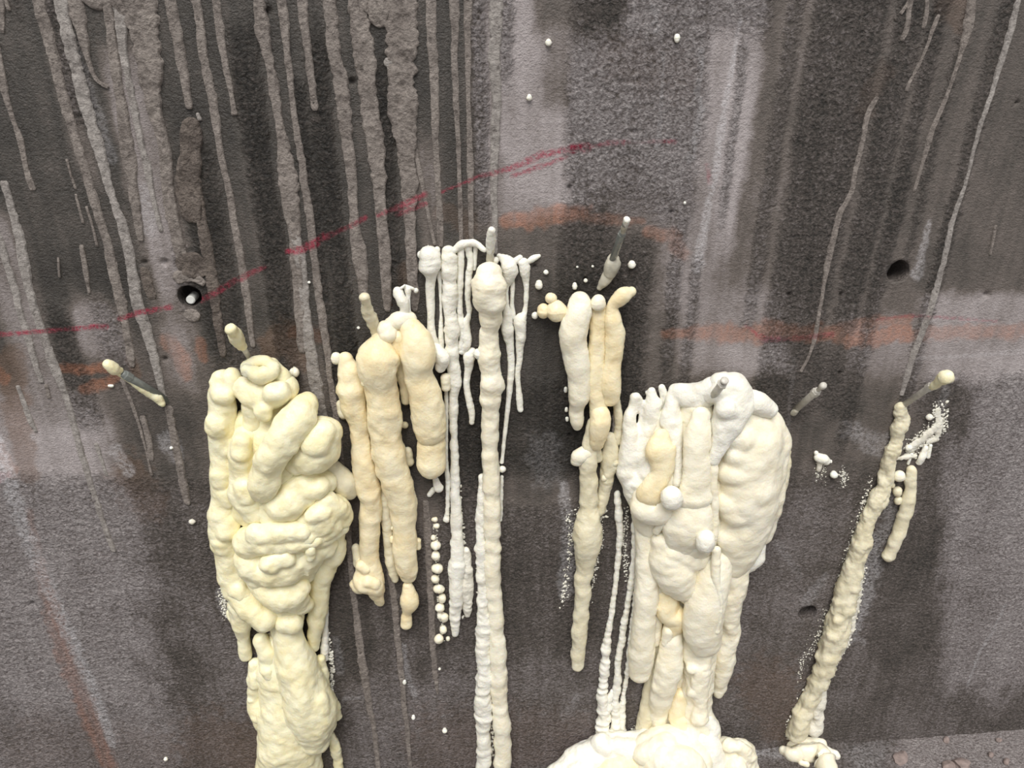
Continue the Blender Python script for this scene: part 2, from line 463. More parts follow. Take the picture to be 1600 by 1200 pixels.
ORANGE = [
    ([(786, 344, 10), (830, 342, 17), (880, 334, 15), (912, 332, 13)], 0.49), ([(912, 338, 11), (945, 342, 10), (1005, 345, 6)], 0.27),
    ([(1012, 362, 9), (1050, 368, 13), (1066, 395, 12)], 0.31),
    ([(1040, 522, 8), (1080, 520, 13), (1180, 520, 17), (1210, 515, 12)], 0.42), ([(1200, 512, 14), (1240, 520, 14), (1320, 520, 16), (1360, 505, 12), (1420, 498, 6)], 0.34),
    ([(1330, 530, 14), (1400, 522, 16), (1420, 522, 14)], 0.52), ([(1420, 523, 12), (1500, 518, 12), (1600, 517, 13), (1700, 515, 12)], 0.34),
    ([(95, 576, 8), (130, 578, 9), (172, 574, 9)], 0.55), ([(128, 608, 8), (155, 602, 10), (182, 590, 9)], 0.52),
    ([(262, 530, 12), (282, 555, 14), (292, 590, 9)], 0.37), ([(-10, 580, 16), (6, 592, 10)], 0.37), ([(0, 700, 10), (18, 740, 10)], 0.31),
    ([(312, 535, 9), (318, 560, 7)], 0.31),
    ([(455, 520, 8), (500, 522, 14)], 0.14), ([(60, 880, 10), (82, 960, 15), (105, 1030, 16), (130, 1090, 16), (150, 1150, 14), (185, 1230, 12)], 0.44),
    ([(45, 800, 6), (62, 890, 10)], 0.25),
]
BROWN = [
    ([(15, 560, 26), (25, 650, 26), (45, 740, 18)], 0.7), ([(420, 545, 22), (450, 520, 26), (470, 560, 22)], 0.55), ([(205, 560, 8), (215, 585, 7)], 0.6),
    ([(632, 420, 12), (640, 480, 16)], 0.4), ([(690, 330, 14), (730, 350, 22)], 0.35), ([(200, 740, 34), (235, 790, 30)], 0.55),
    ([(330, 1165, 60), (420, 1190, 60)], 0.6), ([(1200, 1070, 50), (1225, 1130, 40)], 0.6), ([(60, 1170, 60), (240, 1190, 50)], 0.25),
    ([(700, 1170, 70), (880, 1160, 60)], 0.4), ([(970, 90, 40), (1060, 120, 40)], 0.2), ([(1380, 110, 18), (1350, 170, 16)], 0.25), ([(1490, 10, 30), (1500, 40, 16)], 0.4),
]
LIME = [
    ([(-5, 690, 12), (20, 770, 13), (50, 860, 13), (85, 940, 12), (115, 1010, 11), (150, 1090, 9), (175, 1160, 8)], 0.8),
    ([(1158, 25, 3), (1150, 70, 4), (1136, 150, 5), (1125, 210, 6), (1118, 270, 6), (1105, 330, 6), (1090, 420, 10)], 0.5),
    ([(1095, 80, 5), (1096, 110, 4), (1088, 145, 5), (1097, 170, 5), (1088, 205, 5), (1078, 250, 6)], 0.55),
    ([(1036, 85, 3), (1033, 165, 3), (1027, 230, 4)], 0.4), ([(1022, 10, 8), (1025, 50, 6)], 0.35),
    ([(1452, 345, 4), (1440, 400, 6), (1432, 430, 9)], 0.4),
    ([(1330, 672, 16), (1375, 700, 16), (1395, 690, 14)], 0.3), ([(1215, 850, 6), (1250, 900, 6)], 0.2), ([(1260, 940, 10), (1290, 900, 6)], 0.35),
    ([(1365, 850, 20), (1352, 920, 18), (1330, 990, 12), (1320, 1010, 8)], 0.55), ([(1400, 780, 14), (1382, 840, 18)], 0.4),
    ([(1335, 990, 6), (1350, 1005, 4)], 0.4), ([(1570, 945, 2.5), (1550, 990, 2.5), (1530, 1020, 2.5), (1512, 1072, 2.5)], 0.55),
    ([(880, 760, 8), (888, 830, 12), (884, 920, 14)], 0.5), ([(1205, 800, 12), (1200, 830, 8)], 0.5),
    ([(630, 1010, 5), (638, 1060, 6), (648, 1085, 5)], 0.5), ([(850, 700, 30), (855, 740, 26)], 0.18),
    ([(100, 20, 4), (140, 150, 12), (175, 250, 10)], 0.2), ([(220, 300, 16), (235, 350, 18)], 0.3),
    ([(180, 705, 12), (200, 735, 10)], 0.4), ([(1180, 740, 4), (1130, 760, 4)], 0.1), ([(260, 690, 18), (275, 710, 12)], 0.35), ([(1230, 690, 3), (1240, 560, 4)], 0.12),
    ([(535, 1092, 4), (575, 1090, 3)], 0.35), ([(525, 1000, 6), (533, 1050, 8)], 0.3), ([(340, 925, 5), (352, 960, 7)], 0.5),
    ([(1430, 560, 3), (1520, 556, 3), (1600, 548, 4)], 0.25), ([(880, 1120, 8), (900, 1090, 8)], 0.25), ([(1470, 640, 8), (1480, 600, 5)], 0.3),
    ([(1230, 1178, 6), (1180, 1183, 6)], 0.7), ([(1320, 1168, 4), (1380, 1160, 3)], 0.7),
]
# soft patches: (coordinate 'c' follows the plumb lines / 'u' straight, x0, x1, y0, y1, soft x, soft y, value)
DRY = [
    ('c', -900, 765, -900, 560, 10, 60, 0.11), ('c', 205, 275, 90, 500, 14, 60, 0.46), ('c', 130, 165, -100, 260, 10, 40, 0.30),
    ('c', -60, 10, 330, 640, 16, 40, 0.42), ('c', 60, 150, 470, 560, 20, 25, 0.46), ('c', 205, 260, 460, 620, 20, 40, 0.42), ('c', 480, 555, 360, 480, 12, 60, 0.19),
    ('c', 655, 690, 220, 400, 12, 40, 0.32),
    ('c', 742, 775, -200, 340, 8, 50, 0.48),
    ('c', 778, 1160, -900, 330, 16, 60, 0.56), ('c', 835, 960, -400, 55, 14, 30, 0.18), ('c', 845, 885, 40, 170, 8, 20, 0.32), ('c', 1165, 1230, -900, 420, 14, 60, 0.30),
    ('c', 1225, 1330, -900, 620, 14, 60, 0.26), ('c', 1330, 2600, -900, 440, 14, 30, 0.23), ('c', 1120, 1160, 60, 420, 10, 60, 0.62),
    ('c', 1050, 1130, 330, 480, 22, 40, 0.50),
    ('u', 780, 1010, 360, 460, 30, 30, 0.22),
    ('u', 1060, 1215, 455, 590, 30, 30, 0.46), ('u', 1130, 1235, 540, 590, 20, 16, 0.56), ('u', 1250, 1420, 540, 720, 30, 30, 0.20),
    ('u', 1330, 1440, 500, 600, 30, 26, 0.42), ('u', 1440, 2600, 458, 600, 24, 12, 0.54),
    ('u', 520, 1010, 470, 800, 40, 60, 0.10), ('u', 990, 1440, 590, 800, 30, 30, 0.23),
    ('u', 1520, 2600, 560, 1075, 22, 40, 0.62), ('u', 1470, 1560, 700, 1090, 24, 40, 0.55), ('u', 1230, 1430, 760, 1160, 30, 40, 0.36), ('u', 1360, 1460, 620, 1160, 30, 40, 0.27),
    ('u', 980, 1250, 800, 1200, 40, 60, 0.38), ('u', 1290, 2600, 1092, 1180, 80, 22, 0.34),
    ('u', -1200, 250, 640, 1150, 60, 60, 0.60), ('u', 170, 330, 610, 760, 40, 40, 0.17), ('u', 240, 330, 760, 1000, 40, 60, 0.34),
    ('u', 530, 940, 760, 1060, 40, 50, 0.28), ('u', 530, 960, 1040, 1300, 40, 50, 0.42), ('u', 300, 410, 950, 1250, 40, 40, 0.40), ('u', -1200, 300, 1110, 1300, 50, 24, 0.50),
    ('u', 520, 580, 930, 1060, 12, 24, 0.20),
]
ROUGH = [
    ('c', 395, 432, 60, 600, 6, 60, 0.9), ('c', 478, 494, 130, 620, 5, 40, 0.9), ('c', 500, 530, 70, 620, 5, 40, 0.9), ('c', 598, 618, 100, 470, 6, 30, 0.9),
    ('c', 742, 762, -300, 330, 6, 30, 0.9), ('c', 140, 178, -200, 200, 8, 20, 0.8), ('c', 100, 106, -100, 20, 8, 20, 0.4),
    ('c', 885, 1085, -900, 330, 14, 30, 0.85), ('c', 785, 800, -100, 130, 6, 20, 0.7), ('c', 1085, 1165, -900, 40, 10, 30, 0.7), ('c', 1128, 1140, 60, 350, 4, 30, 0.6),
    ('c', 1230, 1330, -900, 640, 10, 40, 0.8), ('c', 1345, 1385, -900, 520, 6, 30, 0.75), ('c', 1395, 1418, -900, 700, 6, 30, 0.75), ('c', 1490, 1512, -900, 700, 5, 30, 0.6),
    ('c', 1565, 1600, -900, 80, 8, 30, 0.6), ('c', 1190, 1212, -900, 500, 5, 30, 0.55), ('c', 1440, 1450, -900, 400, 5, 30, 0.5),
    ('c', 880, 960, 330, 460, 12, 30, 0.75), ('c', 960, 1030, 380, 700, 14, 30, 0.75), ('c', 1058, 1078, 300, 600, 5, 30, 0.7), ('c', 1095, 1110, 400, 620, 5, 30, 0.6),
    ('c', 250, 345, 380, 480, 12, 20, 0.6), ('c', 290, 345, 240, 600, 10, 30, 0.6), ('c', 20, 60, 480, 660, 10, 30, 0.7), ('c', 100, 140, 470, 600, 16, 20, 0.5),
    ('u', -2000, 360, 745, 1400, 20, 18, 0.62), ('u', 330, 700, 820, 1400, 30, 30, 0.55), ('u', 690, 910, 600, 740, 12, 20, 0.5), ('u', 690, 770, 560, 860, 10, 20, 0.75),
    ('u', 860, 960, 600, 720, 12, 20, 0.7), ('u', 690, 1010, 790, 1400, 10, 16, 0.6), ('u', 990, 1240, 790, 1400, 10, 30, 0.5), ('u', 1180, 1460, 740, 1400, 30, 20, 0.5),
    ('u', 1440, 2600, 590, 1400, 20, 20, 0.6), ('u', 1240, 1340, 540, 640, 12, 20, 0.5),
]

def wall_fields(X, Z):
    u, v = proj(X, np.zeros_like(X), Z)
    c, _ = proj(X, np.zeros_like(X), np.full_like(X, Z_REF))
    n1 = fbm2(X * 22, Z * 22, 3); n2 = fbm2(X * 60, Z * 14, 21); n3 = fbm2(X * 90, Z * 90, 5)
    def patches(lst, base, wob):
        f = np.full_like(X, base)
        for kx, x0, x1, y0, y1, sx, sy, val in lst:
            x = (c if kx == 'c' else u) + (n2 * 0.6 + n1 * 0.4) * sx * wob + n3 * 5
            y = v + n1 * sy * wob + n3 * 5
            m = sm(x0 - sx, x0 + sx, x) * (1 - sm(x1 - sx, x1 + sx, x)) * sm(y0 - sy, y0 + sy, y) * (1 - sm(y1 - sy, y1 + sy, y))
            f = f + (val - f) * m
        return f
    dry = patches(DRY, 0.26, 0.8)
    rough = patches(ROUGH, 0.04, 0.9)
    nn = n3
    def strokes(lst):
        f = np.zeros_like(X)
        for pts, s in lst: f = np.maximum(f, s * seg_mask(u, v, pts, nn))
        return f
    return dict(dry=dry, rough=np.clip(rough, 0, 1), red=strokes(RED), orange=strokes(ORANGE), brown=strokes(BROWN), lime=strokes(LIME))
PITS = [(890, 293, 4), (549, 128, 6), (1050, 331, 3.5), (258, 561, 4), (1541, 460, 4), (915, 435, 3), (283, 410, 7), (228, 436, 7), (226, 410, 4), (257, 410, 6), (1315, 460, 3), (50, 945, 5), (1234, 460, 3), (415, 18, 8), (890, 680, 3), (1313, 583, 3.5), (605, 8, 6), (835, 416, 2.5), (1590, 160, 3)]
def wall_disp(X, Z, rough):
    w = 0.0012 * fbm2(X * 5, Z * 5, 31)
    r = fbm2(X * 105, Z * 125, 41, 3)
    u, v = proj(X, np.zeros_like(X), Z)
    pit = np.zeros_like(X)
    for pu, pv, pr in PITS: pit = pit + np.exp(-(((u - pu) / pr) ** 2 + ((v - pv) / (pr * 0.8)) ** 2))
    return w + rough * 0.0030 * r - 0.007 * np.clip(pit, 0, 1)

def build_wall():
    st = 0.0025
    def axis(a, b, lo, hi):
        mid = np.arange(a, b, st)
        out, s, x = [], st, mid[-1]
        while x < hi:
            s = min(s * 1.25, 0.12); x += s; out.append(x)
        pre, s, x = [], st, a
        while x > lo:
            s = min(s * 1.25, 0.12); x -= s; pre.append(x)
        return np.concatenate([pre[::-1], mid, out])
    xs = axis(-1.02, 1.16, -2.4, 2.6)
    zs = axis(0.0, CAM_H + 0.06, -0.0001, CAM_H + 1.1)
    nx, nz = len(xs), len(zs)
    X, Z = np.meshgrid(xs, zs)
    keep = np.ones((nz - 1, nx - 1), bool)
    VX, VZ = [X.ravel()], [Z.ravel()]
    VY = [np.zeros(nx * nz)]
    tubef = [np.zeros(nx * nz)]
    quads, tris, nv = [], [], nx * nz
    for hu, hv, hr, depth in HOLES:
        p = P(hu, hv); r = hr * mpp(p)
        w = int(math.ceil(r / st)) + 3
        ix = int(np.argmin(abs(xs - p[0]))); iz = int(np.argmin(abs(zs - p[2])))
        x0, x1, z0, z1 = ix - w, ix + w, iz - w, iz + w
        keep[z0:z1, x0:x1] = False
        loop = [(i, z0) for i in range(x0, x1)] + [(x1, j) for j in range(z0, z1)] + [(i, z1) for i in range(x1, x0, -1)] + [(x0, j) for j in range(z1, z0, -1)]
        ring = np.array([j * nx + i for i, j in loop]); n = len(ring)
        bx, bz = X.ravel()[ring] - p[0], Z.ravel()[ring] - p[2]
        ang = np.arctan2(bz, bx)
        chip = 1 + 0.05 * np.array([math.sin(3 * a + hu) + 0.6 * math.sin(7 * a + hv) for a in ang])
        cx, cz = r * np.cos(ang), r * np.sin(ang)
        prev = ring
        rings = [(0.33, 0, 1), (0.66, 0, 1), (1.0, 0, 1)]
        for t, _, _ in rings:
            k = chip if t == 1.0 else 1
            VX.append(p[0] + bx + (cx * k - bx) * t); VZ.append(p[2] + bz + (cz * k - bz) * t); VY.append(np.zeros(n)); tubef.append(np.zeros(n))
            cur = np.arange(nv, nv + n); nv += n
            quads.append(np.stack([prev, np.roll(prev, -1), np.roll(cur, -1), cur], -1)); prev = cur
        for t in (0.04, 0.15, 0.4, 0.7, 1.0):
            VX.append(p[0] + cx * (0.97 if t > 0.04 else 0.985)); VZ.append(p[2] + cz * (0.97 if t > 0.04 else 0.985)); VY.append(np.full(n, depth * t)); tubef.append(np.ones(n))
            cur = np.arange(nv, nv + n); nv += n
            quads.append(np.stack([prev, np.roll(prev, -1), np.roll(cur, -1), cur], -1)); prev = cur
        VX.append([p[0]]); VZ.append([p[2]]); VY.append([depth * 1.02]); tubef.append([1.0])
        tris.append(np.stack([prev, np.roll(prev, -1), np.full(n, nv)], -1)); nv += 1
    VX = np.concatenate(VX); VZ = np.concatenate(VZ); VY = np.concatenate(VY); tf = np.concatenate(tubef)
    fl = wall_fields(VX, VZ)
    disp = wall_disp(VX, VZ, fl['rough'])
    VY = VY - disp
    fl['rough'] = np.where(tf > 0, 0.35, fl['rough']); fl['dry'] = np.where(tf > 0, 0.30, fl['dry'])
    for kk in ('red', 'orange', 'lime'): fl[kk] = np.where(tf > 0, 0, fl[kk])
    jj, ii = np.nonzero(keep)
    b = jj * nx + ii
    quads.append(np.stack([b, b + 1, b + nx + 1, b + nx], -1))
    Q = np.concatenate(quads)
    V = np.stack([VX, VY, VZ], -1)
    me = np_mesh('wall_back', V, [Q, np.concatenate(tris)], M['concrete'])
    for kk, a in fl.items():
        at = me.attributes.new(kk, 'FLOAT', 'POINT'); at.data.foreach_set('value', np.clip(a, 0, 1).astype(np.float32))
    o = link('wall_back', me)
    o['kind'] = 'structure'; o['label'] = 'dark stained concrete wall with cement runs and form tie holes'
    return o
wall = build_wall()

# floor along the wall foot
def build_floor():
    xs = np.unique(np.concatenate([np.linspace(-2.4, -0.2, 24), np.linspace(-0.2, 1.3, 300), np.linspace(1.3, 2.6, 20)]))
    ys = np.unique(np.concatenate([np.linspace(-3.5, -0.35, 30), np.linspace(-0.35, 0.01, 80)]))
    X, Y = np.meshgrid(xs, ys)
    nx = len(xs)
    Zd = 0.004 * fbm2(X * 9, Y * 9, 77) + 0.003 * fbm2(X * 50, Y * 50, 78)
    V = np.stack([X.ravel(), Y.ravel(), Zd.ravel()], -1)
    j, i = np.nonzero(np.ones((len(ys) - 1, nx - 1), bool)); b = j * nx + i
    me = np_mesh('floor', V, [np.stack([b, b + 1, b + nx + 1, b + nx], -1)], M['concrete'])
    u, v = proj(X.ravel(), Y.ravel(), np.zeros(X.size))
    n1 = fbm2(X.ravel() * 20, Y.ravel() * 20, 5)
    wet = 1 - sm(1370, 1420, u + n1 * 30)
    dry = 0.62 - 0.26 * wet
    lime = np.maximum(0.85 * (1 - sm(1180, 1250, u + 25 * n1)) * sm(1130, 1160, u) * (1 - sm(1176, 1192, v + 5 * n1)), 0.35 * (1 - sm(12, 42, np.hypot(u - 1355, v - 1185) + 15 * n1)))
    for kk, a in dict(dry=dry, rough=0.6 + 0 * dry, lime=lime, brown=0.15 * (1 - wet), red=0 * dry, orange=0 * dry).items():
        at = me.attributes.new(kk, 'FLOAT', 'POINT'); at.data.foreach_set('value', np.clip(a, 0, 1).astype(np.float32))
    o = link('floor', me); o['kind'] = 'structure'; o['label'] = 'rough grey concrete floor strip at the wall foot'
build_floor()

# ------------------------------------------------------------------ cement runs on the wall (parts of the wall)
def cement_run(pts, mat='cement', name='cement_run', relief=0.34):
    """flat irregular ribbon of hardened cement slurry stuck to the wall"""
    _seed[0] += 5; sd = _seed[0]
    p3 = np.array([P(u, v, 0.0) for u, v, r in pts])
    rr = np.array([r * 1.15 * mpp(q) for (u, v, r), q in zip(pts, p3)])
    L = np.linalg.norm(np.diff(p3, axis=0), axis=1).sum(); rm = rr.mean()
    n = max(10, int(L / 0.0024))
    S = catmull(np.column_stack([p3, rr]), n)
    c, r = S[:, :3], np.maximum(S[:, 3], rr.min() * 0.6)
    T = np.gradient(c, axis=0); T[:, 1] = 0; T /= np.linalg.norm(T, axis=1)[:, None]
    side = np.stack([-T[:, 2], 0 * r, T[:, 0]], -1)
    s = np.linspace(0, L, n)
    end = np.sqrt(np.clip(1 - (1 - np.clip(np.minimum(s, L - s) / (rm * 1.3), 0, 1)) ** 2, 0.02, 1))
    wl = r * end * (1 + 0.14 * vnoise2(s / 0.011, 0 * s, sd) + 0.08 * vnoise2(s / 0.004, 0 * s, sd + 1) + 0.22 * vnoise2(s / 0.05, 0 * s, sd + 6))
    wr = r * end * (1 + 0.14 * vnoise2(s / 0.011, 0 * s, sd + 2) + 0.08 * vnoise2(s / 0.004, 0 * s, sd + 3) + 0.22 * vnoise2(s / 0.05, 0 * s, sd + 7))
    m = int(np.clip(2 * rm / 0.0016, 9, 27)); t = np.linspace(-1, 1, m)
    off = np.where(t[None, :] < 0, t[None, :] * wl[:, None], t[None, :] * wr[:, None])
    pos = c[:, None, :] + side[:, None, :] * off[..., None]
    H = float(np.clip(relief * rm, 0.0017, 0.0042))
    prof = (1 - np.abs(t) ** 4) ** 0.5 * (1 - 0.30 * (1 - np.abs(t) ** 1.5))          # rims stand a little prouder than the middle
    X, Z = pos[..., 0], pos[..., 2]
    nz = 0.55 * vnoise2(X / 0.006, Z / 0.009, sd + 4) + 0.35 * vnoise2(X / 0.003, Z / 0.004, sd + 5)
    h = H * prof[None, :] * end[:, None] * (1 + 0.75 * nz + 0.35 * vnoise2(s / 0.018, 0 * s, sd + 8)[:, None])
    Y = -h - 0.0004; Y[:, 0] = 0.003; Y[:, -1] = 0.003; Y[0, :] = 0.003; Y[-1, :] = 0.003
    pos[..., 1] = Y
    i = np.arange(n - 1)[:, None] * m; j = np.arange(m - 1)[None, :]
    Q = np.stack([i + j, i + m + j, i + m + j + 1, i + j + 1], -1).reshape(-1, 4)
    V = pos.reshape(-1, 3)
    me = np_mesh(name, V, [Q], M[mat])
    u, v = proj(V[:, 0], np.zeros(len(V)), V[:, 2])
    red = np.zeros(len(V))
    for st_, w in RED: red = np.maximum(red, w * seg_mask(u, v, st_))
    at = me.attributes.new('red', 'FLOAT', 'POINT'); at.data.foreach_set('value', red.astype(np.float32))
    return link(name, me, wall)
RUNS = [
    ([(2, -20, 4), (3, 20, 5), (4, 55, 4)], 'cement'), ([(6, -10, 3), (16, 20, 3)], 'cement'),
    ([(-6, 60, 4), (2, 105, 5), (10, 150, 6), (22, 190, 4), (31, 215, 5), (40, 255, 4), (47, 280, 5), (54, 299, 5)], 'cement'),
    ([(54, -20, 10), (64, 20, 10), (78, 70, 10), (90, 110, 9), (103, 160, 9), (116, 205, 8), (128, 245, 8), (143, 300, 7), (160, 355, 7), (172, 400, 8), (183, 445, 8), (190, 475, 9), (196, 510, 6), (204, 550, 6), (208, 575, 5)], 'cement'),
    ([(95, -20, 11), (103, 40, 12), (115, 90, 11), (126, 130, 10), (138, 175, 9), (150, 215, 9), (162, 262, 8), (176, 310, 7), (190, 350, 8), (204, 410, 8), (214, 470, 9), (230, 520, 8), (246, 580, 7), (258, 630, 5)], 'cement_pale'),
    ([(112, -20, 14), (120, 20, 14), (128, 55, 9), (140, 100, 4), (152, 125, 3), (172, 138, 3)], 'cement'),
    ([(166, -20, 8), (172, 40, 8), (180, 100, 8), (186, 140, 7), (193, 190, 9), (200, 240, 10), (208, 290, 9), (214, 330, 8), (222, 380, 6)], 'cement'),
    ([(183, -20, 13), (188, 20, 12), (192, 70, 8), (200, 120, 6), (208, 160, 7), (214, 190, 7), (222, 230, 5), (231, 265, 6), (238, 300, 4), (247, 340, 4), (253, 364, 4)], 'cement_pale'),
    ([(215, -20, 24), (218, 20, 23), (225, 60, 20), (231, 100, 17), (238, 150, 12), (247, 190, 9), (256, 225, 8), (262, 280, 9), (270, 330, 9), (280, 380, 9), (288, 410, 9)], 'cement'),
    ([(196, -20, 22), (198, 12, 18), (200, 30, 12)], 'cement'),
    ([(150, -30, 34), (155, 0, 26), (160, 18, 14)], 'cement'), ([(204, -30, 42), (206, 5, 36), (208, 30, 22)], 'cement'), ([(600, -30, 40), (601, 10, 36), (602, 40, 20)], 'cement'),
    ([(262, -20, 8), (270, 25, 9), (278, 65, 9), (286, 110, 8), (293, 150, 7), (297, 172, 6)], 'cement'),
    ([(298, 182, 9), (300, 200, 14), (298, 240, 16), (295, 280, 20), (300, 320, 18), (300, 350, 12)], 'cement_brown'),
    ([(291, 320, 8), (296, 348, 8)], 'cement'), ([(310, 300, 9), (315, 345, 9), (325, 400, 10), (333, 450, 8), (340, 500, 7), (350, 560, 6)], 'cement_brown'),
    ([(308, 175, 3), (314, 190, 4)], 'cement_pale'),
    ([(304, -20, 8), (312, 35, 8), (317, 80, 8), (325, 125, 8), (333, 165, 7), (342, 220, 6), (350, 265, 6), (359, 305, 6), (368, 360, 6), (375, 400, 6), (383, 450, 6), (390, 500, 5), (397, 545, 4)], 'cement'),
    ([(334, -20, 6), (341, 30, 7), (348, 75, 6), (356, 120, 5), (361, 145, 4), (364, 162, 4), (367, 182, 5)], 'cement'),
    ([(276, 420, 16), (300, 415, 18), (330, 420, 16)], 'cement_brown'), ([(225, 415, 6), (230, 440, 8), (240, 470, 7)], 'cement_brown'),
    ([(402, -10, 8), (410, 40, 12), (418, 85, 9), (425, 115, 8), (431, 155, 8), (437, 195, 7), (443, 235, 10), (449, 275, 13), (453, 310, 13), (458, 360, 10), (463, 430, 9), (468, 500, 8), (472, 555, 6)], 'cement'),
    ([(436, -20, 8), (442, 25, 8), (448, 75, 6), (453, 120, 5), (458, 165, 5), (465, 215, 5), (471, 255, 6), (478, 300, 6), (486, 355, 6), (492, 410, 7), (500, 480, 7), (510, 545, 6), (517, 600, 6), (526, 660, 5), (535, 730, 4), (543, 800, 4)], 'cement'),
    ([(455, 345, 5), (464, 385, 8), (471, 430, 9), (477, 480, 8), (484, 540, 9), (493, 600, 9), (501, 640, 8), (507, 665, 5)], 'cement_pale'),
    ([(471, -20, 8), (475, 30, 8), (481, 75, 6), (486, 115, 7), (489, 145, 6), (493, 175, 5)], 'cement'),
    ([(514, -20, 10), (518, 35, 9), (522, 85, 9), (530, 122, 11), (537, 155, 12), (541, 195, 11), (546, 245, 8), (551, 295, 7), (555, 350, 8), (561, 395, 10), (566, 440, 8), (571, 490, 5)], 'cement'),
    ([(558, -20, 14), (563, 25, 16), (568, 70, 15), (574, 115, 14), (580, 165, 14), (586, 215, 13), (590, 265, 11), (594, 315, 9), (599, 370, 8), (603, 430, 8), (607, 490, 6)], 'cement'),
    ([(590, -20, 18), (592, 20, 17), (596, 45, 9)], 'cement'),
    ([(624, -20, 26), (626, 30, 26), (627, 80, 25), (628, 130, 22), (630, 175, 19), (634, 225, 16), (638, 275, 13), (641, 325, 9), (644, 400, 8), (649, 490, 7)], 'cement'),
    ([(600, 92, 6), (607, 98, 8), (614, 106, 7)], 'cement_pale'), ([(648, 230, 4), (656, 270, 4), (664, 310, 3), (672, 350, 3), (680, 385, 2)], 'cement'),
    ([(671, -20, 9), (674, 40, 9), (676, 90, 8), (678, 140, 7), (680, 190, 6), (682, 240, 5), (685, 300, 5), (688, 350, 5), (689, 388, 4)], 'cement'),
    ([(709, -20, 8), (710, 40, 7), (710, 95, 5), (712, 150, 5), (714, 200, 4), (717, 250, 4), (719, 310, 4), (721, 385, 3)], 'cement'),
    ([(732, -20, 7), (731, 40, 6), (731, 100, 5), (732, 160, 4), (733, 220, 5), (735, 290, 5), (737, 385, 4)], 'cement'),
    ([(776, -20, 12), (775, 40, 11), (774, 90, 10), (775, 150, 8), (774, 210, 7), (772, 270, 6), (773, 340, 5), (774, 400, 4)], 'cement_pale'),
    ([(1424, -10, 3), (1415, 10, 3), (1405, 24, 4)], 'cement'), ([(1428, -20, 4), (1421, 15, 4), (1417, 45, 4), (1408, 66, 3)], 'cement'),
    ([(1449, -10, 4), (1447, 20, 4), (1441, 48, 3)], 'cement'), ([(1468, 20, 4), (1457, 45, 4), (1447, 75, 3), (1436, 100, 3), (1425, 120, 3), (1414, 145, 3)], 'cement'),
    ([(1522, -20, 6), (1514, 30, 9), (1507, 60, 7), (1499, 90, 4), (1490, 118, 4), (1480, 147, 3), (1468, 178, 4), (1456, 205, 4), (1447, 235, 4), (1438, 265, 3), (1426, 303, 3)], 'cement'),
    ([(1598, -20, 5), (1588, 10, 4), (1580, 45, 5), (1570, 78, 5), (1558, 115, 4), (1546, 155, 4), (1533, 192, 4), (1521, 235, 3), (1510, 280, 3), (1500, 310, 3), (1487, 348, 4), (1476, 400, 4), (1462, 455, 5), (1446, 505, 5), (1430, 545, 5), (1416, 590, 4), (1408, 620, 3)], 'cement_pale'),
    ([(1372, 150, 3), (1362, 165, 5), (1354, 185, 5), (1348, 215, 4), (1341, 245, 4), (1334, 275, 4), (1330, 300, 4), (1312, 333, 5), (1303, 370, 5), (1295, 408, 5), (1288, 440, 3), (1283, 470, 3), (1279, 495, 3), (1273, 530, 3), (1262, 560, 2), (1250, 583, 3)], 'cement'),
    ([(1556, 350, 2), (1546, 400, 2)], 'cement'),
    ([(-12, 350, 5), (2, 380, 6), (14, 420, 6), (24, 455, 6), (32, 490, 5), (42, 520, 6), (50, 548, 5), (58, 575, 4), (66, 600, 4)], 'cement_pale'),
    ([(5, 280, 6), (18, 325, 6), (28, 360, 7), (37, 405, 8), (45, 450, 7), (56, 490, 7), (68, 525, 6), (80, 560, 7), (92, 590, 7), (103, 620, 5), (114, 660, 5), (126, 705, 5), (140, 748, 5), (153, 790, 5), (166, 830, 4), (180, 864, 4)], 'cement_pale'),
    ([(27, 600, 4), (38, 630, 4), (47, 655, 4), (58, 677, 3)], 'cement_pale'), ([(150, 690, 4), (160, 720, 3), (168, 745, 3)], 'cement_pale'),
    ([(72, 598, 3), (78, 625, 3)], 'cement'), ([(222, 648, 5), (231, 680, 5), (238, 722, 5)], 'cement'), ([(262, 632, 7), (270, 670, 6), (278, 715, 7), (287, 760, 6), (294, 790, 4)], 'cement'),
    ([(127, 380, 4), (132, 410, 5), (137, 440, 4), (141, 460, 2)], 'cement'), ([(118, 300, 2), (131, 352, 2)], 'cement'), ([(135, 320, 2), (144, 350, 2), (153, 388, 2)], 'cement'), ([(91, 400, 1.6), (94, 436, 1.6)], 'cement'),
    ([(104, 245, 2), (112, 275, 2), (120, 298, 2)], 'cement'),
    ([(543, 800, 4), (548, 880, 5), (554, 940, 5), (561, 1000, 6), (568, 1045, 6), (575, 1090, 5), (584, 1140, 4), (592, 1210, 3)], 'cement'),
    ([(606, 860, 4), (614, 930, 6), (620, 985, 5), (626, 1040, 5), (631, 1095, 4), (637, 1150, 4), (642, 1210, 3)], 'cement'),
    ([(664, 780, 5), (669, 850, 6), (672, 920, 6), (675, 985, 5), (678, 1030, 5), (681, 1062, 4), (684, 1085, 1.6)], 'cement'),
    ([(190, 590, 3), (210, 640, 3), (225, 690, 2), (238, 745, 2)], 'cement'), ([(965, 640, 8), (966, 690, 8), (964, 730, 6)], 'cement_pale'),
]
for pts, mt in RUNS: cement_run(pts, mt)
# mortar smeared round the tie hole
cement_run([(272, 440, 8), (285, 432, 10), (305, 434, 9), (322, 446, 8)], 'cement'); cement_run([(285, 488, 8), (300, 492, 11), (312, 487, 7)], 'cement')

